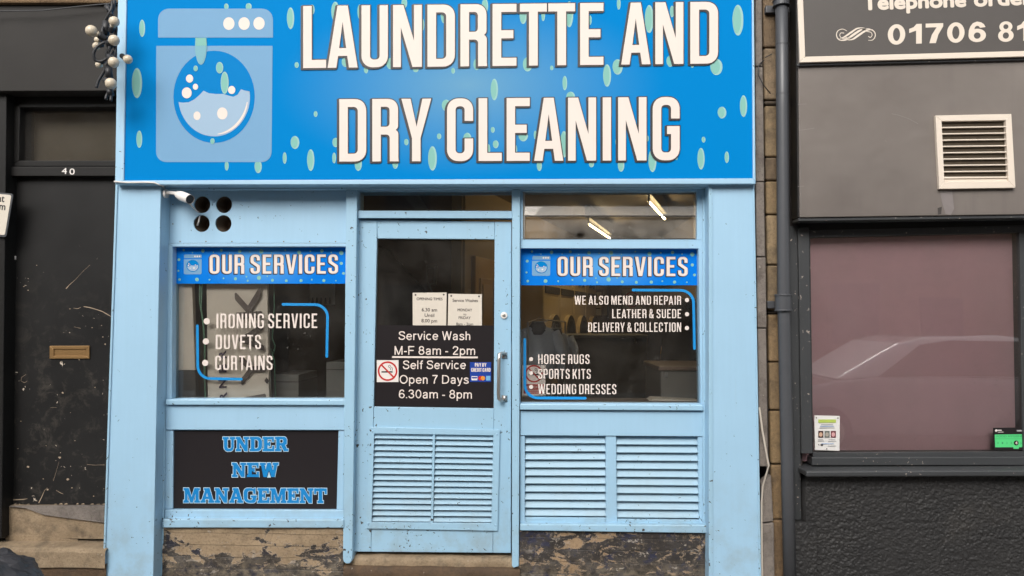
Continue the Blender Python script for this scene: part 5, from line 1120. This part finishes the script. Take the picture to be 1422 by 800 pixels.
def jacket(xc, y0, Yj, sc_, mb_, ms_, label):
    c = U(xc, y0, Yj); T = thing('jacket', c-Vector((0, 0, .62*sc_)), label, 'jacket', 'jackets hanging in front of the dryers')
    def loft(b, rings, m, n=18):
        vs = []; fs = []
        for (cx, cz, rx, ry) in rings:
            for k in range(n):
                a = 2*math.pi*k/n; w_ = 1+.05*math.sin(5*a+cz*30); vs.append(c+Vector((cx+rx*w_*math.cos(a), ry*w_*math.sin(a), cz)))
        for j in range(len(rings)-1):
            for k in range(n): fs.append((j*n+k, j*n+(k+1) % n, (j+1)*n+(k+1) % n, (j+1)*n+k))
        fs += [tuple(range(n)), tuple(range(len(rings)*n-1, (len(rings)-1)*n-1, -1))]; b.mesh(vs, fs, m)
    s = sc_; b = MB(); loft(b, [(0, 0, .05*s, .04*s), (0, -.03*s, .08*s, .06*s), (0, -.07*s, .18*s, .09*s), (0, -.14*s, .22*s, .10*s), (0, -.35*s, .21*s, .11*s), (0, -.62*s, .23*s, .12*s)], mb_); body = b.build('body', T, smooth=True)
    b = MB(); loft(b, [(0, .015*s, .07*s, .07*s), (0, -.03*s, .095*s, .08*s), (0, -.08*s, .13*s, .105*s), (0, -.13*s, .10*s, .115*s)], ms_); b.build('collar', T, smooth=True)
    for sg in (-1, 1):
        b = MB(); b.tube([c+Vector((sg*.18*s, 0, -.10*s)), c+Vector((sg*.25*s, -.01, -.25*s)), c+Vector((sg*.28*s, -.02, -.45*s)), c+Vector((sg*.27*s, -.03, -.60*s))], [.07*s, .065*s, .055*s, .045*s], mb_, 12); b.build('sleeve', T, smooth=True)
    b = MB(); b.tube([c+Vector((-.10*s, 0, .02*s)), c+Vector((.10*s, 0, .02*s))], .004, m_whiteplastic, 6); b.tube([c+Vector((0, 0, -.03)), c+Vector((0, 0, .06*s)), c+Vector((.02, 0, .08*s))], .003, m_chrome, 6); b.build('hanger', T)
jacket(747, 449, 1.35, .68, m_greyjk, m_navy, 'grey jacket with navy collar hanging nearest the door post')
jacket(771, 458, 1.75, .62, m_greyjk, m_navy, 'grey jacket partly hidden behind the jacket nearest the door post')
jacket(953, 418, 1.75, 1.0, m_blackcloth, m_blackcloth, 'black coat hanging by the right edge of the window')
# rail carrying the jackets
T = thing('clothes_rail', (X(760, 1.5), 1.5, ZFL), 'thin steel clothes rail carrying the hanging jackets behind the window', 'clothes rail')
b = MB(); zr = U(747, 449, 1.35).z+.055; zr2 = U(771, 458, 1.75).z+.05; b.tube([U(733, 448, 1.2)*1, U(747, 443, 1.35), U(785, 447, 2.0)], .006, m_chrome, 8); b.build('rail', T)
for p in (U(733, 448, 1.2), U(785, 447, 2.0)): b = MB(); b.tube([p, Vector((p.x, p.y, ZFL))], .008, m_chrome, 8); b.build('leg', T)
# wall notices
def wallnote(xc0, y0, xc1, y1, label, kind):
    b = MB(); Yw = YB-.01; b.q(xc0, y0, xc1, y1, Yw, Yw+.008, m_brownlid if kind else m_paper)
    if kind: b.q(xc0+3, y0+4, xc1-3, y1-4, Yw-.004, Yw-.001, m_cardb); b.q(xc0+4, (y0+y1)/2-2, xc1-4, (y0+y1)/2-1, Yw-.006, Yw-.0042, m_ink); b.q(xc0+4, (y0+y1)/2+5, xc1-4, (y0+y1)/2+6, Yw-.006, Yw-.0042, m_ink)
    else: nosmoke(b, (xc0+xc1)/2, y0+(xc1-xc0)*.52, (xc1-xc0)*.40, Yw-.003)
    return tag(b.build('wall_notice'), label, 'notice')
wallnote(815, 402, 838, 444, 'brown framed notice on the tan back wall of the laundrette', 1)
wallnote(864, 402, 891, 432, 'white no smoking notice on the tan back wall of the laundrette', 0)
b = MB(); b.box(X(845, 5.6), X(864, 5.6), 5.6, YB-.001, ZFL, ZC, m_brownwall); b.build('wall_pier', LB)
b = MB(); b.box(Bp.x+.05, XRt, YB-.03, YB-.001, ZFL, U(800, 438, YB).z, m_brownwall); b.build('dado', LB)
# behind the left window
m_inkboard = plain('brush_ink', alb(112, 100, 94), .6, .05)
T = thing('banner_board', (X(325, .23), .23, ZFL), 'tall pale board with dark hand painted letters standing behind the left window', 'board')
b = MB(); f = [U(286.5, 380, .225), U(288.5, 575, .205), U(374, 575, .205), U(371, 380, .225)]; b.prism(f, .25, m_cardb); b.build('board', T, .003)
b = MB()
for t, yb_, xb_, cap, wd in (('R', 556, 313, 10, 11), ('N', 538, 312, 10, 11), ('E', 517, 312, 10, 11), ('R', 497, 312, 10, 10)): sans(b, t, xb_+2, yb_, xb_+2, yb_-wd, cap, .2005, m_purple, .03)
for t, yb_, x_, cap, wd in (('I', 562, 369, 30, 14), ('Y', 532, 367, 32, 40), ('A', 486, 365, 32, 34), ('K', 440, 362, 34, 40)): sans(b, t, x_, yb_, x_, yb_-wd, cap, .1998, m_inkboard, .03)
b.face([U(*p, .199) for p in ((370, 524), (374, 529), (371, 533.5), (367, 529))], m_ink); b.build('lettering', T)
b = MB(); b.q4([(238, 380), (266, 380), (271, 514), (238, 514)], .20, .24, m_cardb); b.q4([(238, 514.4), (271, 514.4), (273, 575), (238, 575)], .198, .24, m_machine_d); tag(b.build('window_screen', bevel=.004), 'cream screen with grey foot at the left edge of the left window', 'screen')
b = MB(); b.tube([U(278, 385, .19), U(277.5, 420, .19), U(282, 445, .19), U(284.5, 480, .19), U(284, 520, .19), U(286, 565, .19)], .006, m_green, 8); b.tube([U(281, 385, .19), U(279.5, 430, .19), U(284, 460, .193)], .004, m_green, 8); tag(b.build('green_cable', smooth=True), 'pale green cable hanging left of the painted board', 'cable')
b = MB(); b.tube([U(380, 385, .26), U(381, 430, .26), U(378, 470, .26), U(382, 480, .26), U(380, 492, .26), U(376, 484, .26), U(381, 500, .26), U(383, 565, .26)], .004, m_green, 8); tag(b.build('green_cable', smooth=True), 'dull green cable curling down right of the painted board', 'cable')
def crate(x0, x1, y0, y1, Ya, Yb, label, m):
    b = MB(); xa, xb = X(x0, Ya), X(x1, Ya); za = U(x0, y0, Ya).z; b.box(xa, xb, Ya, Yb, ZFL, za, m)
    b.box(xa-.004, xb+.004, Ya-.006, Yb, za-.05, za-.045, m_ink); return tag(b.build('storage_box', bevel=.03, seg=3), label, 'box', 'pale boxes behind the left window')
crate(381, 416, 520, 560, .34, .75, 'pale box standing right of the painted board behind the left window', m_machine)
crate(454, 500, 503, 560, .40, .85, 'pale box at the right edge of the left window', m_machine)
b = MB(); Y = 1.53; b.q(430, 385, 465, 423, Y, Y+.01, m_cardb)
for k in range(5): stroke(b, [(434+k*6, 421), (434+k*6, 414)], [4, 2], Y-.002, m_ink)
tag(b.build('wall_poster'), 'pale poster with dark figures on the wall behind the left window', 'poster')
T = thing('wall_telephone', U(598, 405, 1.39), 'grey wall telephone holder with pale frame seen through the door glass', 'telephone')
b = MB(); b.frame([(591.6, 368), (607.4, 367.4), (605.6, 395), (591.6, 396)], [(593.6, 372.4), (602.4, 371.6), (602, 393), (593, 393.8)], 1.37, 1.40, m_machine); b.build('frame', T, .003)
b = MB(); stroke(b, [(594, 391), (600, 405)], 2.2, 1.365, m_machine); b.build('arm', T)

# ---------------------------------------------------------------- across the road (seen only as reflections)
OP = thing('terraced_house', (0, -12, 0), 'dark stone terrace across the road', 'house')
b = MB(); b.box(-16, 16, -18, -12, -.1, 6.6, m_wallstone); b.build('wall', OP)
b = MB(); b.mesh([(-16.3, -11.7, 6.6), (16.3, -11.7, 6.6), (16.3, -15, 8.8), (-16.3, -15, 8.8), (-16.3, -18.3, 6.6), (16.3, -18.3, 6.6)], [(0, 1, 2, 3), (3, 2, 5, 4), (0, 3, 4), (1, 5, 2), (0, 4, 5, 1)], m_machine_d); b.build('roof', OP)
for i in range(6):
    for zz, hh in ((1.0, 1.5), (4.0, 1.5)):
        xw = -13+i*5.0
        b = MB(); b.box(xw-.6, xw+.6, -12.0, -11.97, zz, zz+hh, m_brownlid); wn = b.build('window', OP); b = MB(); b.box(xw-.5, xw+.5, -11.969, -11.95, zz+.1, zz+hh-.1, m_black); b.build('pane', wn)
    b = MB(); b.box(xw+1.4, xw+2.3, -12.0, -11.95, 0, 2.1, m_bpaint); b.build('door', OP)
CARX, CARY = 4.95, -5.75
CR = thing('parked_car', (CARX, CARY, -.12), 'grey hatchback with white roof and painted windscreen sheen parked behind the camera', 'car')
m_carw = plain('silver_car_paint', (.30, .30, .30, 1), .2, .01, coat=1, bstr=0); m_roofsheen = plain('white_roof_sky_sheen', (.92, .92, .92, 1), .2, .01, coat=1, bstr=0); m_carg = plain('car_glass', (.01, .011, .012, 1), .08, 0, bstr=0)
def cprof(b, prof, hw, m):
    n = len(prof); vs = [Vector((CARX+x, CARY+hw, z-.12)) for x, z in prof]+[Vector((CARX+x, CARY-hw, z-.12)) for x, z in prof]
    b.mesh(vs, [tuple(range(n)), tuple(range(2*n-1, n-1, -1))]+[(k, (k+1) % n, n+(k+1) % n, n+k) for k in range(n)], m)
b = MB(); cprof(b, [(-2.1, .28), (-2.12, .55), (-2.0, .78), (-1.2, .95), (-.6, 1.0), (1.75, 1.02), (2.05, .9), (2.1, .4), (2.0, .26)], .87, m_carw); b.build('body', CR, .09, seg=4)
b = MB(); cprof(b, [(-1.15, .96), (-.35, 1.44), (.0, 1.52), (.9, 1.54), (1.55, 1.46), (1.95, 1.0)], .74, m_roofsheen); b.build('cabin', CR, .07, seg=4)  # windscreen shares the roof's white, painting in its sky reflection
for sg in (-1, 1):
    b = MB(); cprof(b, [(-.62, 1.0), (-.10, 1.42), (.3, 1.48), (1.42, 1.45), (1.80, 1.03)], .01, m_carg)
    for p in b.v: p.y += sg*.745
    b.build('window', CR)
    for xx in (-1.32, 1.3):
        b = MB(); c = Vector((CARX+xx, CARY+sg*.80, .20)); b.tube([c-Vector((0, .1, 0)), c+Vector((0, .1, 0))], .32, m_blackrub, 28); wh = b.build('wheel', CR, .02)
        b = MB(); b.tube([c-Vector((0, .108, 0)), c+Vector((0, .108, 0))], .20, m_chrome, 20); b.build('rim', wh)
    b = MB(); b.ball((CARX-2.02, CARY+sg*.62, .60), (.10, .16, .10), m_whiteplastic); b.build('headlight', CR)
